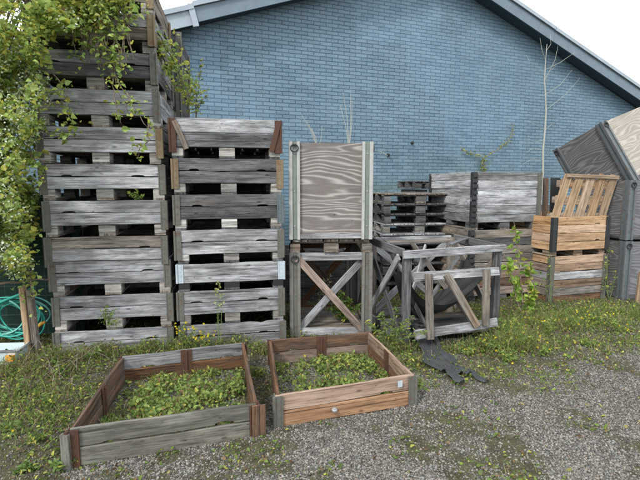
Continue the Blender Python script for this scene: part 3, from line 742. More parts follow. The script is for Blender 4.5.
rs_c('grey collar second from the ground in the shorter stack', [g_] * 4, ['hinge'] * 4)
rs_p('pallet on black plastic feet in the shorter stack', feet=M['black'], gap=.075)
rs_c('shallow single board collar with white corner plates in the shorter stack', [['grey']] * 4, ['hinge_white'] * 4, h=.19, nb=1, notches=False, drop=0.0)
rs_p('pallet resting on the white cornered single board collar of the shorter stack', gap=.085)
rs_c('grey collar just above the white cornered one in the shorter stack', [['grey', 'grey']] * 4, ['hinge'] * 4)
rs_p('pallet with pale blocks under the third collar from the top of the shorter stack')
rs_c('dark grey collar third from the top of the shorter stack', [gd] * 4, ['hinge', 'hinge_blue', 'hinge', 'hinge'])
rs_p('pallet under the second collar from the top of the shorter stack')
rs_c('dark collar with tan hinges second from the top of the shorter stack', [gd] * 4, ['hinge_tan', 'hinge_tan', 'hinge', 'hinge'])
rs_p('uppermost pallet of the shorter stack, under the collar with rusty hinges')
tt = rs_c('topmost collar of the shorter stack with splayed rusty red corner plates', [['greydark', 'grey']] * 4, ['hinge_rust', 'hinge_rust', 'hinge_rust', 'hinge'], h=.262, notches=False)
m = MB(); m.board((RW - .085, -.016, -.03), (RW - .01, -.020, .25), (1, 0, 0), .05, .008, seg=3, wob=.001); m.build('corner_plate', M['hinge_rust'], tt)
m = MB(); m.board((.14, -.02, -.02), (.04, -.022, .23), (1, 0, 0), .045, .02, seg=4, wob=.003); m.build('broken_lath', M['greybrown'], tt)

# ---- closed dark crates added behind the stacks to keep their gaps dark
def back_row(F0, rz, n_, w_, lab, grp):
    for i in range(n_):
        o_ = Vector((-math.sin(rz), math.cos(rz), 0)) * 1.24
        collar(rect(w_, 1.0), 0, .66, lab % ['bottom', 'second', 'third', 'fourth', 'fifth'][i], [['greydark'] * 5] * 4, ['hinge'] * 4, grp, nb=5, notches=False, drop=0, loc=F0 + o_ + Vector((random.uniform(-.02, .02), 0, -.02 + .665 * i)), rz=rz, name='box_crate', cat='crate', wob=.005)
back_row(LF, LZ, 5, LW + .03, 'crate added to darken the gaps behind the tall left stack, %s from the ground', 'dark crates added behind the tall left stack')
back_row(RF, RZ, 3, RW, 'crate added to darken the gaps behind the shorter stack, %s from the ground', 'dark crates added behind the shorter stack')
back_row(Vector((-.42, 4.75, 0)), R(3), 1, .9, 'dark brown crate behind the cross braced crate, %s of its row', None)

# ---- planters on the ground
def local(Q): o = Q[0].copy(); return o, [q - o for q in Q]
o, q = local(PR)
t = collar(q, -.01, .222, 'right hand planter frame on the gravel, fronted with two pinkish brown boards', [['pink'], ['rustwood', 'pinkgrey'], ['pinkgrey', 'rustwood'], ['rustwood']], ['hinge', 'hinge', 'hinge_rust', 'hinge_rust'], 'wooden planter frames on the gravel', loc=o, mids=(1, 2), drop=.02, chip=.005, name='planter_frame', cat='planter frame', th=.022)
m = MB(); m.box((.845, .2705, .17), (.035, .002, .045), Matrix.Rotation(math.atan2(.33, .96), 3, 'Z')); m.build('paper_label', M['hinge_white'], t)
m = MB(); d = (q[1]).normalized(); nrm = Vector((d.y, -d.x, 0)); p = d * .40 + Vector((0, 0, .055)); m.tube([p, p + nrm * .012, p + nrm * .03], [.018, .02, .012], 10); m.build('end_knob', M['greypale'], t, smooth=True)
o, q = local(PL)
t = collar(q, -.01, .222, 'left hand planter frame on the gravel, with mossy grey front boards and red brown sides', [['planter_grey'], ['rustwood'], ['rustwood', 'grey'], ['rustwood']], ['hinge_rust', 'hinge_rust', 'hinge_rust', 'hinge_rust'], 'wooden planter frames on the gravel', loc=o, mids=(2, 3), drop=.02, chip=.008, name='planter_frame', cat='planter frame', th=.022)
m = MB(); d = q[1].normalized(); e = Vector((-d.y, d.x, 0)); m.board(q[1] + d * .005 + Vector((0, 0, -.01)) - e * .012, q[1] + d * .005 + Vector((0, 0, .205)) - e * .012, d, .085, .012, seg=4); m.build('corner_plate', M['rustwood'], t)
m = MB(); m.board(q[0] + Vector((-.012, -.014, -.03)), q[0] + Vector((-.012, -.014, .19)), (1, 0, 0), .05, .02, seg=4); m.build('corner_post', M['planter_grey'], t)

# ---- steel posted crates
def crate(w_, d_, h_, loc, rot, label, faces, post, chan, rail, group=None, name='post_crate', ring=True, floor=True, pw=.105, toprail=True, inside=True):
    """faces: dict side -> ('ply', mat) | ('x', mat) | None, sides f r b l"""
    t = thing(name, loc, rot, label, 'crate', group)
    cs = [Vector((0, 0, 0)), Vector((w_, 0, 0)), Vector((w_, d_, 0)), Vector((0, d_, 0))]
    for i in range(4):
        a = cs[i]; A = (cs[(i + 1) % 4] - a).normalized(); B = (cs[i - 1] - a).normalized(); m = MB()
        Z = Vector((0, 0, 1))
        for d, o in ((A, -B), (B, -A)):
            rot3 = Matrix((d, o, Z)).transposed()
            # outer lips and recessed channel
            m.box(a + d * .016 - o * .012 + Z * h_ / 2, (.032, .034, h_), rot3, 0)
            m.box(a + d * (pw - .014) - o * .012 + Z * h_ / 2, (.028, .034, h_), rot3, 0)
            m.box(a + d * pw / 2 - o * .020 + Z * h_ / 2, (pw - .04, .02, h_ - .006), rot3, 1)
            for q in (.14, .5, .88):
                p = a + d * pw / 2 + Z * h_ * q - o * .012; m.tube([p, p + o * .008], .007, 6, 0)
        po = m.build('corner_post', [post, chan], t)
        if ring:
            m = MB(); p = a + A * pw / 2 + Z * (h_ - .065) + B * -.008; m.torus(p + B * -.004, .036, .006, A.cross(Z), 16, 5); m.box(p + B * .0 + Z * .03, (.022, .02, .02)); m.build('lifting_ring', M['hinge_dark'], po, smooth=True)
    for i, s in enumerate('frbl'):
        a, b = cs[i], cs[(i + 1) % 4]; d = (b - a).normalized(); inn = Vector((-d.y, d.x, 0)); L = (b - a).length
        if s not in faces or faces[s] is None: continue
        kind, mt = faces[s][:2]; Z = Vector((0, 0, 1))
        if kind == 'ply':
            m = MB(); p = a + d * (pw - .004) + inn * .030; q_ = b - d * (pw - .004) + inn * .030
            v = [p + Z * .055, q_ + Z * .055, q_ + Z * (h_ - .012), p + Z * (h_ - .012)]; v2 = [x + inn * .012 for x in v]
            LL = (q_ - p).length; uv = [(0, 0), (LL, 0), (LL, h_), (0, h_)]
            m.add(v + v2, [(0, 1, 2, 3), (7, 6, 5, 4), (0, 4, 5, 1), (1, 5, 6, 2), (2, 6, 7, 3), (3, 7, 4, 0)], [uv, uv[::-1]] + [[(0, 0), (.01, 0), (.01, 1), (0, 1)]] * 4)
            m.build('plywood_panel', M[mt], t)
            m = MB(); m.board(a + d * pw + inn * .022 + Z * .03, b - d * pw + inn * .022 + Z * .03, Z, .045, .034, seg=5); m.build('bottom_rail', rail, t)
        else:
            for zz, hh, nmr in ((h_ - .045, .08, 'top_rail'), (.045, .08, 'bottom_rail')):
                m = MB(); m.board(a + d * (pw * .9) + inn * .04 + Z * zz, b - d * (pw * .9) + inn * .04 + Z * zz, Z, hh, .03, seg=6, chip=.006); m.build(nmr, M[mt], t)
            p0 = a + d * pw * .75; p1 = b - d * pw * .75
            m = MB(); m.board(p0 + inn * .016 + Z * (h_ - .06), p1 + inn * .016 + Z * .05, Z, .075, .020, seg=8, chip=.006); m.build('diagonal_brace', M[faces[s][2] if len(faces[s]) > 2 else mt], t)
            if kind == 'x':
                m = MB(); m.board(p0 + inn * .068 + Z * .05, p1 + inn * .068 + Z * (h_ - .07), Z, .075, .024, seg=8, chip=.006); m.build('diagonal_brace', M[mt], t)
    if floor:
        for k in range(5):
            y = .05 + (d_ - .1) * (k + .5) / 5; m = MB(); m.board((.06, y, .055), (w_ - .06, y, .055), (0, 1, 0), (d_ - .1) / 5 - .012, .02, seg=5); m.build('floor_board', rail, t)
    return t
GC = 'steel posted plywood crates'
XF = Vector((-.303, 4.56, 0)); XZ = R(3); XW = .835
crate(XW, 1.0, .875, XF, XZ, 'open crate with crossed wooden braces in front, beneath the swirly plywood crate', {'f': ('x', 'greypale', 'pinkgrey'), 'l': ('x', 'greybrown'), 'b': ('x', 'rustwood'), 'r': ('d', 'greybrown')}, M['zinc_dark'], M['hinge'], M['greybrown'], 'open crates with cross braces', name='braced_crate')
pallet(XW, 1.0, XF + Vector((0, 0, .876)), XZ, 'brown pallet between the cross braced crate and the swirly plywood crate', 'greybrown', 'greybrown', gap=.085, decks=5)
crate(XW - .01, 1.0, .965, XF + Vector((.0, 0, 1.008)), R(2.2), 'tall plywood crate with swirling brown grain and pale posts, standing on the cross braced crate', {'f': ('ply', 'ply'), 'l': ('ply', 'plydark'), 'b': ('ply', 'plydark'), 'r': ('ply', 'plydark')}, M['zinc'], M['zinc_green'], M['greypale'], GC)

# ---- leaning open crate with netting
CF = Vector((.83, 4.34, 0)); CZ = R(15.7)
oc = thing('slatted_crate', CF, CZ, 'open grey wooden crate frame with crossed braces, draped with black netting', 'crate', 'open crates with cross braces')
cw, cdp, ch = 1.0, .86, .93
for (x, y) in ((0, 0), (cw, 0), (cw, cdp), (0, cdp)):
    m = MB(); m.board((x, y, -.02), (x, y, ch), (1, 0, 0), .075, .06, seg=6, chip=.004); m.build('post', M['greydark'] if y == 0 else M['greybrown'], oc)
def ob(nm, p, q, h, th, mt, up=(0, 0, 1)):
    m = MB(); m.board(p, q, up, h, th, seg=7, chip=.008, wob=.004); m.build(nm, M[mt], oc)
ob('top_rail', (-.06, -.045, ch - .035), (cw + .06, -.045, ch - .035 + .03), .075, .028, 'grey')
ob('top_rail', (-.045, -.01, ch - .02), (-.045, cdp + .04, ch + .01), .08, .028, 'greydark')
ob('top_rail', (cw + .045, 0, ch - .02), (cw + .045, cdp, ch), .08, .028, 'greydark')
ob('top_rail', (-.02, cdp + .045, ch - .02), (cw + .02, cdp + .045, ch - .02), .085, .028, 'grey')
ob('top_board', (.02, .55, ch + .018), (.75, .50, ch + .018), .11, .022, 'greybrown', (0, 1, 0))
ob('top_board', (.55, .16, ch + .02), (1.05, .60, ch + .02), .05, .022, 'greydark', (0, 1, 0))
for z0_, z1_, off in ((.08, ch - .06, -.045), (ch - .06, .08, -.069)):
    ob('side_brace', (off, .03, z0_), (off, cdp - .02, z1_), .075, .022, 'greydark' if off > -.05 else 'greypale')
for z0_, z1_, off in ((.08, ch - .06, .045), (ch - .06, .08, .072)):
    ob('back_brace', (.03, cdp + off, z0_), (cw - .03, cdp + off, z1_), .075, .022, 'greypale')
    ob('side_brace', (cw + off, .03, z0_), (cw + off, cdp - .03, z1_), .075, .022, 'greybrown')
ob('bottom_rail', (-.045, 0, .06), (-.045, cdp, .06), .09, .028, 'greydark'); ob('bottom_rail', (0, cdp + .045, .07), (cw, cdp + .045, .07), .09, .028, 'greydark')
ob('floor_board', (.03, .08, .075), (cw + .0, .06, .075), .17, .024, 'greydark', (0, 1, 0)); ob('floor_board', (.03, .30, .075), (cw - .03, .28, .075), .16, .024, 'greydark', (0, 1, 0)); ob('floor_board', (.03, .52, .075), (cw - .03, .50, .075), .16, .024, 'greydark', (0, 1, 0))
for p_, q_, m_ in (((.12, .3, .1), (.62, .78, .86), 'greypale'), ((.9, .25, .1), (.45, .8, .9), 'greybrown'), ((.3, .15, .1), (.12, .6, .8), 'greydark'), ((.55, .70, .1), (.95, .62, .74), 'grey'), ((.2, .45, .11), (.9, .35, .16), 'greybrown')):
    ob('loose_lath', p_, q_, .05, .02, m_)
# loose frame panel leaning on its front
def pl_at(px, py, Y): return at(px, py, Y)
A0, A1, A2, A3 = at(413, 277, 4.28), at(499, 271, 4.48), at(415, 335, 4.16), at(497, 322, 4.42)
pn = thing('leaning_frame_panel', (A2.x, A2.y, 0), 0, 'loose pale wooden frame panel with one diagonal, leaning on the open grey crate', 'wooden frame')
def pb(nm, p, q, h, th, mt, off=0):
    o_ = Vector((A2.x, A2.y, 0)); nrm = Vector((.2, -1, .1)).normalized() * off; m = MB(); m.board(p - o_ + nrm, q - o_ + nrm, (A0 - A2) if abs((q - p).normalized().dot((A0 - A2).normalized())) < .8 else (A1 - A0), h, th, seg=7, wob=.004, chip=.008); m.build(nm, M[mt], pn)
pb('top_rail', A0, A1, .085, .03, 'grey'); pb('bottom_rail', A2, A3, .085, .03, 'grey')
def lp(u, v): return (A2.lerp(A3, u)).lerp(A0.lerp(A1, u), v)
pb('upright', lp(.16, -.10), lp(.16, 1.04), .075, .03, 'greybrown', .034); pb('upright', lp(.83, -.02), lp(.83, 1.06), .07, .03, 'greybrown', .034); pb('diagonal_brace', lp(.36, 1.02), lp(.72, .0), .07, .026, 'greybrown', .034)
# black netting hanging in folds inside the crate and spilling over the gravel
def net_mat():
    m, nt, bs = new_mat('black_netting'); uv = N(nt, 'ShaderNodeTexCoord').outputs['Object']
    a = noise(nt, uv, 30, 5, .7); c = mix(nt, a, (.005, .006, .006), (.028, .03, .028)); nt.links.new(c, bs.inputs['Base Color'])
    bs.inputs['Roughness'].default_value = .75; bump(nt, noise(nt, uv, 300, 2, .5), .6, .003, bs); return m
M['net'] = net_mat()
M['net_dusty'] = plain_mat('dusty_netting', (.038, .042, .044), .85, .5, 40)
nn = thing('black_netting', CF, CZ, 'black shade netting hanging in folds inside the open crate and trailing onto the gravel', 'netting')
nu, nv = 60, 26
U, Vv = np.meshgrid(np.linspace(0, 1, nu), np.linspace(0, 1, nv))
sag = (.30 + .34 * Vv) * (1 + .25 * np.sin(U * 5 + 1)) * 4 * U * (1 - U)
Xn = .06 + .90 * U + .02 * np.sin(Vv * 9); Yn = .10 + .50 * Vv + .04 * np.sin(U * 8 + Vv * 4)
Zn = np.maximum(.62 + .10 * Vv - sag + .03 * np.sin(Vv * 26 + U * 5) + .012 * np.sin(Vv * 57 + U * 9) + .02 * np.sin(U * 21 + Vv * 7) * Vv, .10 + .02 * np.abs(np.sin(U * 30 + Vv * 8)))
ii = np.arange(nv - 1)[:, None] * nu + np.arange(nu - 1)[None]; F = np.stack([ii, ii + 1, ii + nu + 1, ii + nu], -1).reshape(-1, 4)
ob1 = np_mesh('hanging_sheet', np.c_[Xn.ravel(), Yn.ravel(), Zn.ravel()], F, M['net'], None, nn, True)
# trailing bundle: several crumpled strips from the crate floor over its edge to the gravel
cl_ = [Vector((.22, .25, .13)), Vector((.13, .04, .14))]
for (x_, y_, z_) in ((423, 338, .09), (427, 346, .04), (433, 356, .02), (441, 365, .018), (451, 373, .016), (462, 380, .016), (474, 387, .014)):
    g_p = G(x_, y_) - CF; g_p.z = 0; g_p.rotate(Matrix.Rotation(-CZ, 3, 'Z')); g_p.z = z_; cl_.append(g_p)
for rb in range(6):
    nu, nv = 90, 16; Vt = []; off = (-.10, -.06, -.02, .03, .07, .11)[rb]; wd0 = random.uniform(.022, .042); ln = random.uniform(.72, 1.0) if rb else 1.0
    for i in range(nu):
        q = i / (nu - 1) * (len(cl_) - 1) * ln; k = min(int(q), len(cl_) - 2); p = cl_[k].lerp(cl_[k + 1], q - k)
        k2 = min(k + 1, len(cl_) - 2); d = (cl_[k + 1] - cl_[k]).lerp(cl_[k2 + 1] - cl_[k2], q - k); d.z = 0; d.normalize(); s_ = Vector((d.y, -d.x, 0))
        o_ = off * (.35 + 1.0 * i / nu) + .11 * mnoise.noise(Vector((i * .05, rb * 3.3, 1))); wd = wd0 * (1 + .6 * mnoise.noise(Vector((i * .09, rb, 5))))
        for j in range(nv):
            v = j / (nv - 1) * 2 - 1; fr = .012 * mnoise.noise(Vector((i * .8, j * 3, rb))) if abs(v) == 1 else 0
            zz = .006 + rb * .003 + .020 * (1 - v * v) * abs(math.sin(v * 9 + 2.5 * mnoise.noise(Vector((i * .07, rb * 2.1, 9))))) + .016 * abs(mnoise.noise(Vector((i * .16, j * .5, rb * 4)))) * (1.2 - abs(v))
            Vt.append(p + s_ * (v * wd + o_ + fr) + Vector((0, 0, zz)))
    ii = np.arange(nu - 1)[:, None] * nv + np.arange(nv - 1)[None]; F = np.stack([ii, ii + 1, ii + nv + 1, ii + nv], -1).reshape(-1, 4)
    np_mesh('trailing_strip', np.array([tuple(v) for v in Vt]), F, M['net_dusty'], None, nn, False)

# ---- pile of plain pallets behind
PF = at(382, 300, 6.55); PF.z = -.01; z = -.01
pnames = ['at the bottom', 'second from the bottom', 'third from the bottom', 'fourth from the bottom', 'fifth from the bottom', 'sixth from the bottom', 'sixth from the top', 'fourth from the top', 'third from the top', 'second from the top', 'at the very top']
NP = 10
for i in range(NP):
    F_, rz_ = jit(Vector((PF.x, PF.y, 0)), R(8), .014, 1.2)
    lab = ['weathered pallet in the pile behind the open crate, %s' % s for s in ('at the bottom', 'second from the bottom', 'third from the bottom', 'fourth from the bottom', 'fifth from the bottom', 'fifth from the top', 'fourth from the top', 'third from the top', 'second from the top', 'at the very top')][i]
    pallet(1.10, .95, F_ + Vector((0, 0, z)), rz_, lab, ('greypale' if i in (5, 6) else 'greybrown' if i > 8 else 'greydark'), ('block' if i in (5, 6) else 'greydark'), 'weathered pallets piled behind the open crate', gap=.098, inset=.0, decks=7, deck_t=.02)
    z += .1445
bp = pallet(.30, .8, at(416, 181, 7.9) - Vector((0, 0, .13)), R(14), 'small dark pallet end poking up behind the pile of pallets', 'greydark', 'greydark', gap=.09, nb=2, decks=3, inset=0)
m = MB(); m.box((.15, .4, -.62), (.22, .6, 1.2)); m.build('support_post', M['greydark'], bp)

# ---- big collar boxes in the middle right
BF = Vector((1.99, 6.02, 0)); BZ = R(14); BW = 1.02
z = -.02; n_c = 0
bl_ = ['grey brown collar at the ground in the big middle right stack', 'grey brown collar second from the ground in the big middle right stack', 'weathered collar third from the ground in the big middle right stack', 'grey collar fourth from the ground in the big middle right stack, below its upper pallet',
       'pale grey collar directly on the upper pallet of the big middle right stack', 'pale grey collar second from the top of the big middle right stack', 'pale grey top collar of the big middle right stack']
mats_b = [['pinkgrey', 'rustwood'], ['pinkgrey', 'greybrown'], ['greybrown'], ['greydark', 'greybrown'], ['grey'], ['greypale'], ['greypale', 'grey']]
for seq in ('p', 0, 1, 2, 3, 'p', 4, 5, 6):
    F_, rz_ = jit(BF, BZ, .006, .25); F_.z = z
    if seq == 'p':
        pallet(BW, 1.18, F_, rz_, 'pallet at the ground under the big middle right stack' if z < .1 else 'upper pallet in the big middle right stack, between grey collars', 'greybrown', 'greydark', 'pallets in the big middle right stack', gap=.09); z += .091
    else:
        t = collar(rect(BW, 1.18), 0, .222, bl_[seq], [mats_b[seq]] * 4, ['hinge_dark', 'hinge', 'hinge_dark', 'hinge_dark'], 'pallet collars in the big middle right stack', loc=F_, rz=rz_, nb=2, chip=.006, drop=.05, notches=False, wob=.006)
        m = MB()
        for k in range(3): m.board((-.035 + .006 * k, -.03 - .004 * k, .03 + .07 * k), (.05, -.025, .035 + .07 * k), (0, 0, 1), .045, .012, seg=2)
        m.build('hinge_lug', M['hinge_dark'], t); z += .223
MTOP = z

# ---- orange crate, its brown base crate and the pallet standing in it
OF = Vector((3.02, 5.93, 0)); OZ = R(17); OWd = .92
t = collar(rect(OWd, 1.1), -.02, .64, 'tall faded brown crate of six boards standing on the grass, under the orange crate', [['rustwood', 'greybrown', 'pinkgrey', 'greypale', 'pinkgrey', 'orange']] * 4, ['hinge', 'hinge', 'hinge_dark', 'hinge_dark'], 'box crates at the right', loc=OF, rz=OZ, nb=6, notches=False, drop=0, chip=.01, wob=.005, name='box_crate', cat='crate')
pallet(OWd, 1.1, OF + Vector((-.02, 0, .622)), OZ, 'brown pallet between the orange crate and the faded brown crate', 'pinkgrey', 'pinkgrey', gap=.075)
OF2 = OF + Vector((-.01, -.04, .70))
t = collar(rect(OWd, 1.1), 0, .44, 'bright orange wooden crate of four boards with dark green corner plates', [['orange'], ['orange'], ['orange'], ['orange']], ['hinge_dark', 'hinge_dark', 'hinge_dark', 'hinge_dark'], 'box crates at the right', loc=OF2, rz=OZ + R(.8), nb=4, notches=True, drop=0.02, name='box_crate', cat='crate')
# pallet leaning inside, drawn through measured corners
def lean_pallet():
    P00, P10, P01, P11 = at(551, 222, 6.10), at(600, 222, 6.30), at(566, 174, 6.13), at(616, 176, 6.33)
    # orthogonal frame: x along the top edge, z up the slope
    ex = (P10 - P00).normalized(); ez = (P01 - P00); ez = (ez - ex * ez.dot(ex)).normalized(); sh = (P01 - P00).dot(ex)
    w_ = (P10 - P00).length * 1.12; h_ = (P01 - P00).dot(ez); ey = ez.cross(ex)
    t = thing('pallet', P00, Matrix((ex, ey, ez)).transposed(), 'pale yellow brown pallet standing slanted in the orange crate', 'pallet')
    def L(u, v, o=0.): return Vector((u * w_ + v * sh, o, v * h_))
    lo = -.3
    for u in (.05, .26, .47, .68, .89):
        m = MB(); m.board(L(u, lo), L(u, 1.0 + random.uniform(-.02, .02)), (1, 0, 0), .122 if u != .47 else .13, .022, seg=5, chip=.006); m.build('deck_board', M['palletfresh'], t)
    for v in (.10, .46, .80):
        m = MB(); m.board(L(-.02, v, .024), L(.96, v, .024), (0, 0, 1), .12, .02, seg=5, chip=.01); m.build('stringer', M['palletfresh'], t)
        for u in (.05, .47, .90):
            m = MB(); m.board(L(u - .05, v, .075), L(u + .06, v, .075), (0, 0, 1), .085, .075, seg=2); m.build('block', M['pinkgrey'], t)
    for v in (.97,):
        m = MB(); m.board(L(.0, v, -.022), L(.95, v - .01, -.022), (0, 0, 1), .05, .018, seg=5, chip=.012); m.build('cross_lath', M['palletfresh'], t)
lean_pallet()
# dark boards standing behind the leaning pallet
for (px, mt, lab, w_, Y) in ((539, 'greybrown', 'dark grey brown board standing upright at the left end of the orange crate', .10, 6.25), (546, 'rustwood', 'red brown board standing upright beside the slanted pallet', .08, 6.35), (556, 'black', 'black board standing between the brown boards and the slanted pallet', .16, 6.5)):
    p = at(px, 200, Y); zt = at(px, 178, Y).z
    t = thing('upright_board', (p.x, p.y, .745), 0, lab, 'board', None)
    m = MB(); m.board((0, 0, 0), (random.uniform(-.02, .02), .06, zt - .745), (1, .3, 0), w_, .02, seg=6, chip=.01, wob=.004); m.build('plank', M[mt], t)

# ---- plywood crates on the right
UF = Vector((4.10, 6.12, 0)); UZ = R(8)
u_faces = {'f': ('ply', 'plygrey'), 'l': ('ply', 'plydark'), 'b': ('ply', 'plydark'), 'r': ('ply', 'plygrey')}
crate(1.05, 1.0, .80, UF, UZ, 'lower of the two upright grey plywood crates at the right edge, on the grass', u_faces, M['zinc_blue'], M['hinge_blue'], M['greydark'], GC)
crate(1.05, 1.0, .80, UF + Vector((-.005, 0, .815)), UZ, 'upper of the two upright grey plywood crates at the right edge', u_faces, M['zinc_blue'], M['hinge_blue'], M['greydark'], GC)
for x, y in ((.05, .05), (1.0, .05), (.05, .95), (1.0, .95)): pass
# crate behind that carries the tipped one
BF2 = Vector((3.05, 7.45, 0))
crate(1.0, .95, 1.22, BF2, R(12), 'dark plywood crate standing behind the orange crate', {'f': ('ply', 'plydark'), 'l': ('ply', 'plydark'), 'r': ('ply', 'plydark'), 'b': ('ply', 'plydark')}, M['hinge_dark'], M['hinge_dark'], M['greydark'], GC, ring=False)
d_ = Vector((-.25, .9, -.35)).normalized(); u_ = Vector((-.43, .23, .9)); u_ = (u_ - d_ * u_.dot(d_)).normalized(); r_ = d_.cross(u_)
P1 = at(601, 122, 6.55); hT = .94
rotT = Matrix((r_, d_, u_)).transposed()
crate(1.05, .93, hT, P1 - u_ * hT, rotT, 'tipped plywood crate lying askew on top of the upright grey crates', {'f': ('ply', 'plyskylit'), 'l': ('ply', 'plydark'), 'b': ('ply', 'plydark'), 'r': ('ply', 'plydark')}, M['zinc_blue'], M['hinge_blue'], M['greydark'], GC)
# stake at the right edge
q = G(637, 303); t = thing('wooden_stake', (q.x, q.y, 0), 0, 'short brown wooden stake in the grass at the right edge', 'stake')
m = MB(); m.board((0, 0, -.05), (.02, 0, .42), (1, 0, 0), .05, .04, seg=4); m.build('post', M['palletfresh'], t)

# ------------------------------------------------------------------ fence with hose at the left edge
FY = 4.55
fn = thing('netted_fence', (-3.2, FY, 0), R(4), 'wire mesh fence backed by dark green netting at the left edge', 'fence')
M['greennet'] = plain_mat('dark_green_net', (.010, .045, .036), .8, .3, 50); M['wire'] = metal_mat('fence_wire', (.16, .19, .17), .3, .5)
m = MB(); m.box((-.9, .06, .72), (3.3, .012, 1.5)); m.build('net_sheet', M['greennet'], fn)
m = MB()
for i in range(34): m.tube([(-2.5 + i * .1, .03, .02), (-2.5 + i * .1, .03, 1.45)], .0022, 4)
for i in range(15): m.tube([(-2.5, .026, .03 + i * .1), (.8, .026, .03 + i * .1)], .0022, 4)
m.build('wire_mesh', M['wire'], fn)
for x in (-2.3, -.2):
    m = MB(); m.board((x, .1, 0), (x, .1, 1.6), (1, 0, 0), .07, .07, seg=4); m.build('fence_post', M['greybrown'], fn)
# pale split post in front with a rail
q0 = at(33, 348, 4.05); q1 = at(26, 292, 4.05)
t = thing('old_post', (q0.x, q0.y, 0), 0, 'pale split wooden post in front of the green hose, at the left edge', 'post')
m = MB(); m.board((-.035, 0, -.02), (q1.x - q0.x - .03, 0, q1.z + .05), (1, 0, 0), .045, .05, seg=6, chip=.01); m.build('upright', M['palletfresh'], t)
m = MB(); m.board((.03, .01, -.02), (q1.x - q0.x + .03, .01, q1.z + .02), (1, 0, 0), .05, .05, seg=6, chip=.01); m.build('upright', M['greybrown'], t)
a, b = at(-30, 287, 4.1), at(48, 279, 4.1); t = thing('fence_rail', a, 0, 'thin bare branch lying level across the left fence above the hose', 'branch')
m = MB(); m.tube([Vector((0, 0, 0)).lerp(b - a, i / 8) + Vector((0, 0, .008 * math.sin(i * 2.1))) for i in range(9)], [.016 - .001 * i for i in range(9)], 6); m.build('branch', M['stem'], t, smooth=True)
# hose
M['hose'] = plain_mat('teal_hose', (.04, .34, .27), .4, .25, 8); M['hose2'] = plain_mat('pale_teal_hose', (.16, .46, .40), .45, .2, 8)
hc = at(14, 318, 4.25); t = thing('garden_hose', (hc.x, hc.y, hc.z), 0, 'coiled teal green garden hose hanging on the left fence', 'hose')
for k in range(11):
    cx, cz = random.uniform(-.12, .06), random.uniform(-.05, .05); a_, b_ = random.uniform(.17, .30), random.uniform(.10, .20); tl = random.uniform(-.3, .3); y0 = random.uniform(-.06, .08); m = MB(); pts = []
    for i in range(41):
        q = i / 40 * 6.283 * (1 if k % 3 else .72) + k; x = a_ * math.cos(q); zz = b_ * math.sin(q) * (1.15 if math.sin(q) < 0 else 1)
        pts.append((cx + x * math.cos(tl) - zz * math.sin(tl), y0 + .03 * math.sin(q * 2 + k), cz + x * math.sin(tl) + zz * math.cos(tl)))
    m.tube(pts, .0085, 7); m.build('hose_loop', M['hose'] if k % 3 else M['hose2'], t, smooth=True)
m = MB(); p0 = at(-20, 316, 4.2) - hc; p1 = at(35, 285, 4.2) - hc; m.tube([p0.lerp(p1, i / 10) + Vector((0, -.02, .02 * math.sin(i * .5))) for i in range(11)], .014, 7); m.build('hose_loop', M['hose'], t, smooth=True)
a = at(38, 327, 4.2); t = thing('orange_handle', a, 0, 'small orange plastic handle among the hose loops', 'handle'); M['orangeplastic'] = plain_mat('orange_plastic', (.62, .28, .03), .5, .2)
m = MB(); m.tube([(0, 0, 0), (.03, 0, .03), (.07, 0, .05)], [.014, .016, .012], 8); m.build('grip', M['orangeplastic'], t, smooth=True)
# pale plastic trough
a = G(-8, 366); M['tub'] = plain_mat('pale_blue_plastic', (.50, .60, .64), .45, .2, 12)
t = thing('plastic_trough', (a.x, a.y, 0), R(5), 'pale blue white plastic trough on the ground under the hose', 'trough')
m = MB()
L_, D_, H_ = .42, .22, .13
ou = [(-L_ / 2, 0), (L_ / 2, 0), (L_ / 2, D_), (-L_ / 2, D_)]
vs = []; 
for (zz, sc_) in ((0, .86), (H_, 1.0), (H_, .93), (.015, .80)):
    for x, y in ou: vs.append((x * sc_, D_ / 2 + (y - D_ / 2) * sc_, zz))
fs = [(3, 2, 1, 0)]
for l in range(3):
    for i in range(4): fs.append((l * 4 + i, l * 4 + (i + 1) % 4, l * 4 + 4 + (i + 1) % 4, l * 4 + 4 + i))
fs.append((12, 13, 14, 15)); m.add(vs, fs); m.build('tub', M['tub'], t)
m = MB(); m.tube([(-L_ / 2 - .01, -.006, H_), (L_ / 2 + .01, -.006, H_), (L_ / 2 + .01, D_ + .006, H_)], .011, 7); m.build('rim', M['greypale'], t, smooth=True)
m = MB(); m.box((L_ / 2 - .05, -.004, .07), (.06, .05, .05)); m.build('yellow_clip', M['orangeplastic'], t)

# ------------------------------------------------------------------ climbing vine over the left stack
vine = thing('climbing_vine', (-2.75, 4.0, 0), 0, 'large leafy vine with pale blossom covering the left edge and the tall stack top', 'vine')
VO = Vector((-2.75, 4.0, 0)); mb = MB(); lp_ = []; fl_ = []
def vstem(pts, r=.006, n=60, sp=.06, ls=1.):
    pts = [Vector(p) for p in pts]; fine = []
    for i in range(len(pts) - 1):
        for k in range(6): fine.append(pts[i].lerp(pts[i + 1], k / 6) + Vector((mnoise.noise(pts[i] * 3 + Vector((k * .4, 0, 0))), mnoise.noise(pts[i] * 3 + Vector((0, k * .4, 5))), 0)) * .03)
    fine.append(pts[-1]); mb.tube([p - VO for p in fine], [r * (1 - .6 * i / len(fine)) for i in range(len(fine))], 5)
    for i in range(n):
        p = random.choice(fine); lp_.append(p + Vector((random.gauss(0, sp), random.gauss(-.02, sp * .6), random.gauss(0, sp))) - VO)
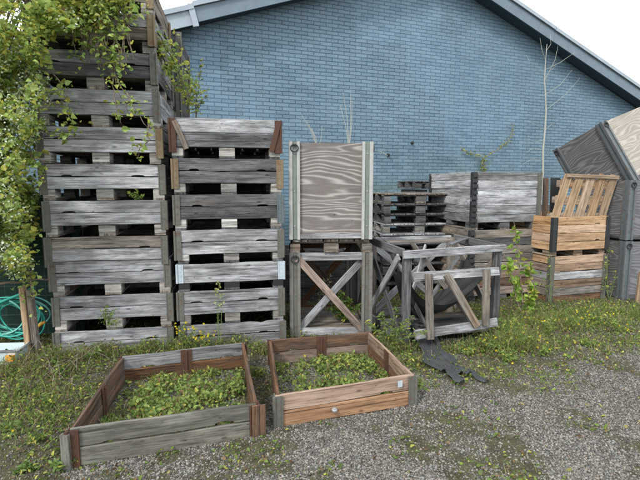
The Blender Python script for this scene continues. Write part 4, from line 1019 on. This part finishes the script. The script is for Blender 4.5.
# mass: clumps filling the left edge, ragged right outline as in the photo
for cnt in range(480):
    py = random.uniform(-60, 290); 
    xr = np.interp(py, [-60, 0, 40, 70, 110, 135, 170, 210, 250, 270, 290], [112, 122, 52, 46, 42, 48, 30, 26, 24, 24, 28])
    px = random.uniform(-130, xr - 6) if py < 0 else random.uniform(-130, xr - 4)
    if py > 262 and px < 14: continue
    if py > 225 and random.random() < .5 and px < 5: continue
    Yd = random.uniform(3.72, 4.02) if px > 36 else random.uniform(3.5, 4.4)
    c = at(px, py, Yd); rad = random.uniform(.06, .13); k = int(52 * (rad / .1) ** 2)
    pale = mnoise.noise(c * 1.7 + Vector((4, 0, 0))) > -.15
    for i in range(k):
        v = Vector((random.gauss(0, 1), random.gauss(0, .8), random.gauss(0, 1))).normalized() * rad * random.random() ** .4
        lp_.append(c + v - VO)
    if pale:
        for i in range(int(k * 1.3)):
            v = Vector((random.gauss(0, 1), random.gauss(-.4, .6), random.gauss(.3, 1))).normalized() * rad * random.uniform(.7, 1.15); fl_.append(c + v - VO)
for cnt in range(170):      # close the left edge down to the hose
    py = random.uniform(60, 262); px = random.uniform(-45, 31 if py < 235 else 24); c = at(px, py, random.uniform(3.9, 4.4)); rad = random.uniform(.07, .13)
    for i in range(60):
        v = Vector((random.gauss(0, 1), random.gauss(0, .8), random.gauss(0, 1))).normalized() * rad * random.random() ** .4; lp_.append(c + v - VO)
    if random.random() < .35 and py < 180:
        for i in range(40):
            v = Vector((random.gauss(0, 1), random.gauss(-.4, .6), random.gauss(.3, 1))).normalized() * rad * random.uniform(.7, 1.15); fl_.append(c + v - VO)
# over the top edge and trailing strands
for cnt in range(70):
    px = random.uniform(40, 132); py = random.uniform(-14, 26) if px < 100 else random.uniform(-12, 14); c = at(px, py, random.uniform(3.85, 4.15))
    for i in range(26): lp_.append(c + Vector((random.gauss(0, .06), random.gauss(0, .05), random.gauss(0, .05))) - VO)
    if random.random() < .4:
        for i in range(14): fl_.append(c + Vector((random.gauss(0, .05), random.gauss(-.02, .04), random.gauss(.03, .05))) - VO)
for (a, b, c_, d2, n, sp) in (((92, 0), (98, 30), (108, 55), (112, 78), 55, .05), ((122, 8), (110, 22), (104, 40), (112, 62), 40, .05), ((100, 2), (104, 20), (115, 45), (122, 70), 50, .05), ((126, 10), (122, 28), (106, 60), (128, 112), 34, .05),
        ((112, 62), (118, 82), (130, 100), (148, 128), 46, .035), ((112, 75), (114, 95), (118, 112), (122, 124), 30, .045), ((60, 100), (66, 115), (72, 122), (78, 124), 34, .05), ((38, 130), (52, 134), (64, 137), (70, 139), 30, .03),
        ((148, 120), (150, 140), (140, 148), (138, 158), 26, .03), ((92, 5), (84, 30), (80, 50), (86, 60), 60, .06), ((45, 60), (60, 82), (66, 96), (58, 108), 60, .06), ((30, 150), (38, 165), (42, 175), (40, 190), 40, .035), ((20, 230), (28, 250), (26, 270), (30, 292), 120, .06), ((22, 255), (30, 275), (32, 300), (36, 325), 16, .04)):
    Y_ = 3.98
    vstem([at(*a, Y_ + .04), at(*b, Y_), at(*c_, Y_), at(*d2, Y_ + .02)], .0065, n, sp)
for k in range(20):
    x0 = random.uniform(84, 132); vstem([at(x0, 4, 3.96), at(x0 - random.uniform(0, 14), 30, 3.94), at(x0 - random.uniform(-4, 10), 58 + random.uniform(-8, 12), 3.96)], .006, 8, .03)
for k in range(14): vstem([Vector((random.uniform(-3.6, -3.15), 4.1, .0)), Vector((random.uniform(-3.5, -3.0), 4.0, 1.2)), Vector((random.uniform(-3.1, -2.7), 3.95, 2.3)), Vector((random.uniform(-2.9, -2.0), 4.0, 3.4))], .010, 10, .06)
# leaves spilling over the right side of the stack
for cnt in range(26):
    q = random.random(); px = 160 + 36 * q + random.gauss(0, 4); py = 42 + 62 * q + random.gauss(0, 8); c = at(px, py, 4.5 + .8 * q)
    for i in range(14): lp_.append(c + Vector((random.gauss(0, .05), random.gauss(0, .05), random.gauss(0, .06))) - VO)
vstem([at(152, 25, 4.4), at(168, 50, 4.7), at(182, 82, 5.0), at(190, 112, 5.2)], .007, 60, .05)
mb.build('stem', M['stem'], vine, smooth=True)
P = np.array([tuple(p) for p in lp_]); V, F, c = leaf_arrays(P, RNG.uniform(.020, .045, len(P)) * np.where(RNG.random(len(P)) < .25, 1.5, 1.), up=.75, width=.85, droop=.25, col=((.20, .32, .07), (.46, .56, .17)), yellow=.3, brown=.02)
np_mesh('leaves', V, F, M['leaf'], c, vine)
P = np.array([tuple(p) for p in fl_]); V, F, c = leaf_arrays(P, RNG.uniform(.008, .024, len(P)), up=.8, width=.9, col=((.38, .44, .29), (.56, .60, .46)), yellow=0)
np_mesh('blossom', V, F, M['petal'], c, vine)

# ------------------------------------------------------------------ single plants
def w3(px, py, off): s_, z_ = on_wall(px, py, off); return W0 + WN * off + WD * s_ + Vector((0, 0, z_))
b0 = w3(541, 200, .45); b0.z = 0
# pale leafless sapling against the wall
sap = thing('bare_sapling', b0, 0, 'tall pale leafless sapling standing against the blue wall above the slanted pallet', 'sapling')
mb = MB(); pts = [w3(x, y, .45) - b0 for x, y in ((541, 200), (543, 175), (543, 150), (545, 130), (546, 112), (545.5, 95), (544.5, 80), (545.5, 62), (547, 44))]
pts = [Vector((0, 0, 0))] + pts; mb.tube(pts, [.022, .022, .021, .020, .019, .017, .015, .012, .008, .004], 7)
mb.build('trunk', M['palestem'], sap, smooth=True); mb = MB()
for (x0, y0, x1, y1, x2, y2) in ((544, 130, 535, 124, 529, 122), (545, 130, 552, 124, 556, 126), (545, 80, 555, 60, 558, 46), (545, 78, 530, 62, 526, 55), (545, 95, 560, 85, 572, 70), (546, 110, 565, 95, 580, 78), (543, 150, 532, 148, 524, 155), (543, 160, 530, 160, 520, 166), (546, 62, 542, 50, 540, 38), (545, 70, 561, 62, 575, 52), (543, 140, 536, 142, 528, 139), (544.5, 80, 549, 72, 556, 66), (547, 50, 551, 44, 550, 34)):
    mb = MB(); mb.tube([w3(x0, y0, .45) - b0, w3(x1, y1, .42) - b0, w3(x2, y2, .40) - b0], [.0055, .004, .002], 5); mb.build('branch', M['palestem'], sap, smooth=True)
# thin twigs behind the tall plywood crate
for (bx, tips, lab) in ((349, ((350, 88), (343, 92), (352, 100), (340, 105)), 'thin pale dry stalk rising against the wall behind the tall plywood crate'), (318, ((300, 112), (306, 120), (311, 128), (322, 126)), 'fan of dry grassy stalks leaning left above the tall plywood crate'), (372, ((388, 156),), 'single thin stalk rising to the wall anchor right of the tall plywood crate')):
    b_ = at(bx, 185, 7.2); b_.z = 0; t = thing('dry_stalk', b_, 0, lab, 'stalk', 'dry stalks against the wall'); mb = MB(); hp = []
    for (tx, ty) in tips:
        tp = at(tx, ty, 7.2) - b_; j1 = at(bx, 150, 7.2) - b_
        mb.tube([Vector((0, 0, 0)), j1 * .6, j1, j1.lerp(tp, .5) + Vector((.02, 0, .02)), tp], [.008, .007, .006, .004, .002], 5)
        for _ in range(9): hp.append(tp + (j1 - tp) * random.random() * .5 + Vector((random.gauss(0, .03), 0, random.gauss(0, .03))))
    mb.build('stem', M['palestem'], t)
    P = np.array([tuple(p) for p in hp]); V, F, c = leaf_arrays(P, RNG.uniform(.012, .03, len(P)), col=((.35, .38, .30), (.5, .52, .42)), yellow=0, width=.4); np_mesh('seed_heads', V, F, M['leaf'], c, t)
# ivy sprig on the wall
ivb = w3(484, 160, .05); iv = thing('ivy_sprig', ivb, 0, 'small yellow green climbing sprig on the blue wall above the grey collar stack', 'climber')
mb = MB(); lp2 = []
for pts_ in (((484, 172), (483, 165), (484, 158), (478, 155), (468, 153), (461, 149)), ((484, 158), (492, 153), (500, 148), (508, 142), (512, 134), (512, 124))):
    pp = [w3(x, y, .06) - ivb for x, y in pts_]; mb.tube(pp, .006, 5)
    for i in range(80): k = random.randrange(len(pp) - 1); lp2.append(pp[k].lerp(pp[k + 1], random.random()) + Vector((random.gauss(0, .03), random.gauss(-.02, .02), random.gauss(0, .03))))
for i in range(50): lp2.append(w3(484, 165, .08) - ivb + Vector((random.gauss(0, .06), 0, random.gauss(0, .09))))
mb.build('stem', M['stem'], iv); P = np.array([tuple(p) for p in lp2]); V, F, c = leaf_arrays(P, RNG.uniform(.02, .05, len(P)), width=.8, col=((.16, .20, .05), (.30, .30, .08)), yellow=.3); np_mesh('leaves', V, F, M['leaf'], c, iv)
# leafy shoot between the two left stacks
plant('leafy_shoot', at(196, 118, 5.6), [at(203, 58, 5.6), at(190, 85, 5.5), at(206, 95, 5.6), at(198, 75, 5.7)], .006, 'brownish leafy shoot against the wall behind the top of the shorter stack', 'shoot', .045, 26, stem='stem', twig=.18, leafcol=((.10, .15, .04), (.2, .24, .07)), yellow=.25)
# leafy sapling in front of the middle right stack
q = G(524, 318)
plant('young_sapling', q, [at(514, 222, q.y - .1), at(530, 262, q.y), at(507, 262, q.y - .1), at(534, 285, q.y)], .011, 'young leafy sapling with yellow green leaves in front of the big middle right stack', 'sapling', .068, 44, stem='stem', twig=.13, leafcol=((.16, .28, .04), (.32, .44, .08)), yellow=.28, width=.8, start=.15)
q = G(508, 345); plant('bushy_weed', q, [at(500 + i * 5, 318 + (i % 3) * 6, q.y + .1) for i in range(6)], .004, 'bushy light green weed beside the open crate, at the edge of the gravel', 'weed', .028, 70, twig=.3, leafcol=((.16, .26, .06), (.28, .38, .1)), yellow=.15, width=.35, flowers=6)
q = G(548, 292); plant('tall_weed', (3.0, 5.85, 0), [at(548, 252, 5.8), at(540, 270, 5.8)], .004, 'slender weed stem climbing the left corner of the faded brown crate', 'weed', .035, 18, twig=.1)
q = G(609, 300); plant('tall_weed', q, [at(611, 248, q.y), at(607, 262, q.y), at(616, 270, q.y)], .004, 'slender green weed between the brown crate and the right plywood crates', 'weed', .035, 24, twig=.15)
# weeds in and beside the braced crates
q = Vector((.28, 4.95, .07)); plant('leafy_weed', q, [at(350, 300, 4.9), at(338, 290, 4.95), at(360, 306, 4.85), at(330, 308, 4.9), at(345, 318, 4.8)], .005, 'leafy green weed growing inside the cross braced crate', 'weed', .055, 55, twig=.35, leafcol=((.09, .17, .04), (.2, .3, .07)), width=.5)
q = Vector((-.05, 5.0, .07)); plant('dried_flower_weed', q, [at(330, 275, 4.95), at(325, 280, 4.95), at(336, 285, 4.95)], .004, 'seedy grey green weed head seen through the upper gap of the cross braces', 'weed', .03, 50, twig=.22, leafcol=((.22, .24, .16), (.36, .38, .27)), yellow=0, width=.4)
q = G(388, 348); plant('fern_like_weed', q, [at(366, 322, q.y - .1), at(380, 312, q.y), at(396, 308, q.y), at(412, 316, q.y - .1), at(425, 332, q.y - .2), at(402, 326, q.y - .15)], .004, 'spreading feathery weed between the pinkish planter and the open crate', 'weed', .04, 60, twig=.28, leafcol=((.14, .22, .06), (.28, .36, .11)), width=.28)
# broad leaved weeds scattered through the low growth
for k, (px, py, h) in enumerate(((18, 395, .10), (48, 408, .12), (62, 376, .12), (12, 432, .08), (38, 442, .07), (95, 360, .13), (58, 470, .05), (25, 470, .05), (10, 362, .14))):
    q = G(px, py); plant('broad_leaved_weed', q, [q + Vector((random.gauss(0, .05), random.gauss(0, .04), h * random.uniform(.5, 1.1))) for _ in range(5)], .0025, 'low broad leaved weed in the overgrown ground left of the planters', 'weed', .032, 12, twig=.4, leafcol=((.10, .18, .045), (.20, .28, .08)), width=.55, start=.1, group='broad leaved weeds left of the planters')
for k, (px, py, h) in enumerate(((505, 362, .10), (522, 350, .14), (548, 336, .16), (570, 330, .15), (596, 326, .14), (470, 356, .08), (617, 332, .12), (540, 356, .08), (585, 345, .07), (493, 352, .12))):
    q = G(px, py); plant('flowering_weed', q, [q + Vector((random.gauss(0, .06), random.gauss(0, .05), h * random.uniform(.6, 1.2))) for _ in range(6)], .0025, 'bushy weed tuft with tiny yellow flowers on the right grass strip', 'weed', .03, 24, twig=.3, leafcol=((.13, .22, .05), (.28, .37, .10)), width=.4, start=.1, flowers=4, group='flowering weeds on the right grass strip')
# weed hanging on the left stack and flowers
q = at(108, 326, 4.2); plant('hanging_weed', q, [at(103, 312, 4.08), at(112, 312, 4.08), at(116, 322, 4.06), at(106, 306, 4.06)], .003, 'small tuft of weed growing from the gap in the tall left stack', 'weed', .025, 45, twig=.5, yellow=.1, width=.4)
q = at(135, 200, 4.12); plant('hanging_weed', q, [at(127, 192, 4.08), at(143, 196, 4.08), at(136, 190, 4.08)], .003, 'tiny dark sprig growing from a gap near the middle of the tall left stack', 'weed', .025, 22, twig=.4, yellow=.1, width=.4)
q = G(220, 349); plant('tall_flower_stalk', q, [at(219, 284, q.y), at(217, 290, q.y), at(222, 296, q.y)], .0035, 'tall thin flower stalk in front of the shorter stack', 'weed', .018, 14, twig=.05, flowers=18, fl_col=(.42, .42, .16), start=.1, spread=.5)
for (px, tops, lab) in ((183, ((178, 326), (186, 322), (192, 330), (182, 332), (197, 326)), 'yellow flowered ragwort in front of the gap between the two left stacks'), (205, ((203, 330), (210, 334), (199, 336)), 'small yellow flowered weed behind the left planter')):
    q = G(px, 352); plant('yellow_flower_plant', q, [at(x, y, q.y) for x, y in tops], .003, lab, 'flower', .025, 22, twig=.2, flowers=16, group='yellow flowered plants by the stacks')
# dry bramble stems in the left foreground
q = G(55, 372); br = thing('dry_bramble', q, 0, 'tangle of bare dry bramble stems at the foot of the tall left stack', 'bramble'); mb = MB()
for k in range(16):
    a = at(random.uniform(15, 90), random.uniform(345, 385), q.y + random.uniform(-.3, .35)) ; b = at(random.uniform(20, 120), random.uniform(335, 372), q.y + random.uniform(-.2, .35)); a.z = .02; b.z = max(b.z, .04)
    mid = (a + b) / 2 + Vector((0, 0, random.uniform(.01, .09))); mb.tube([a - q, a.lerp(mid, .6) + Vector((0, 0, .03)) - q, mid - q, mid.lerp(b, .5) + Vector((0, 0, .02)) - q, b - q], [.003, .0025, .0022, .002, .001], 5)
mb.build('stems', M['stem'], br, smooth=True)
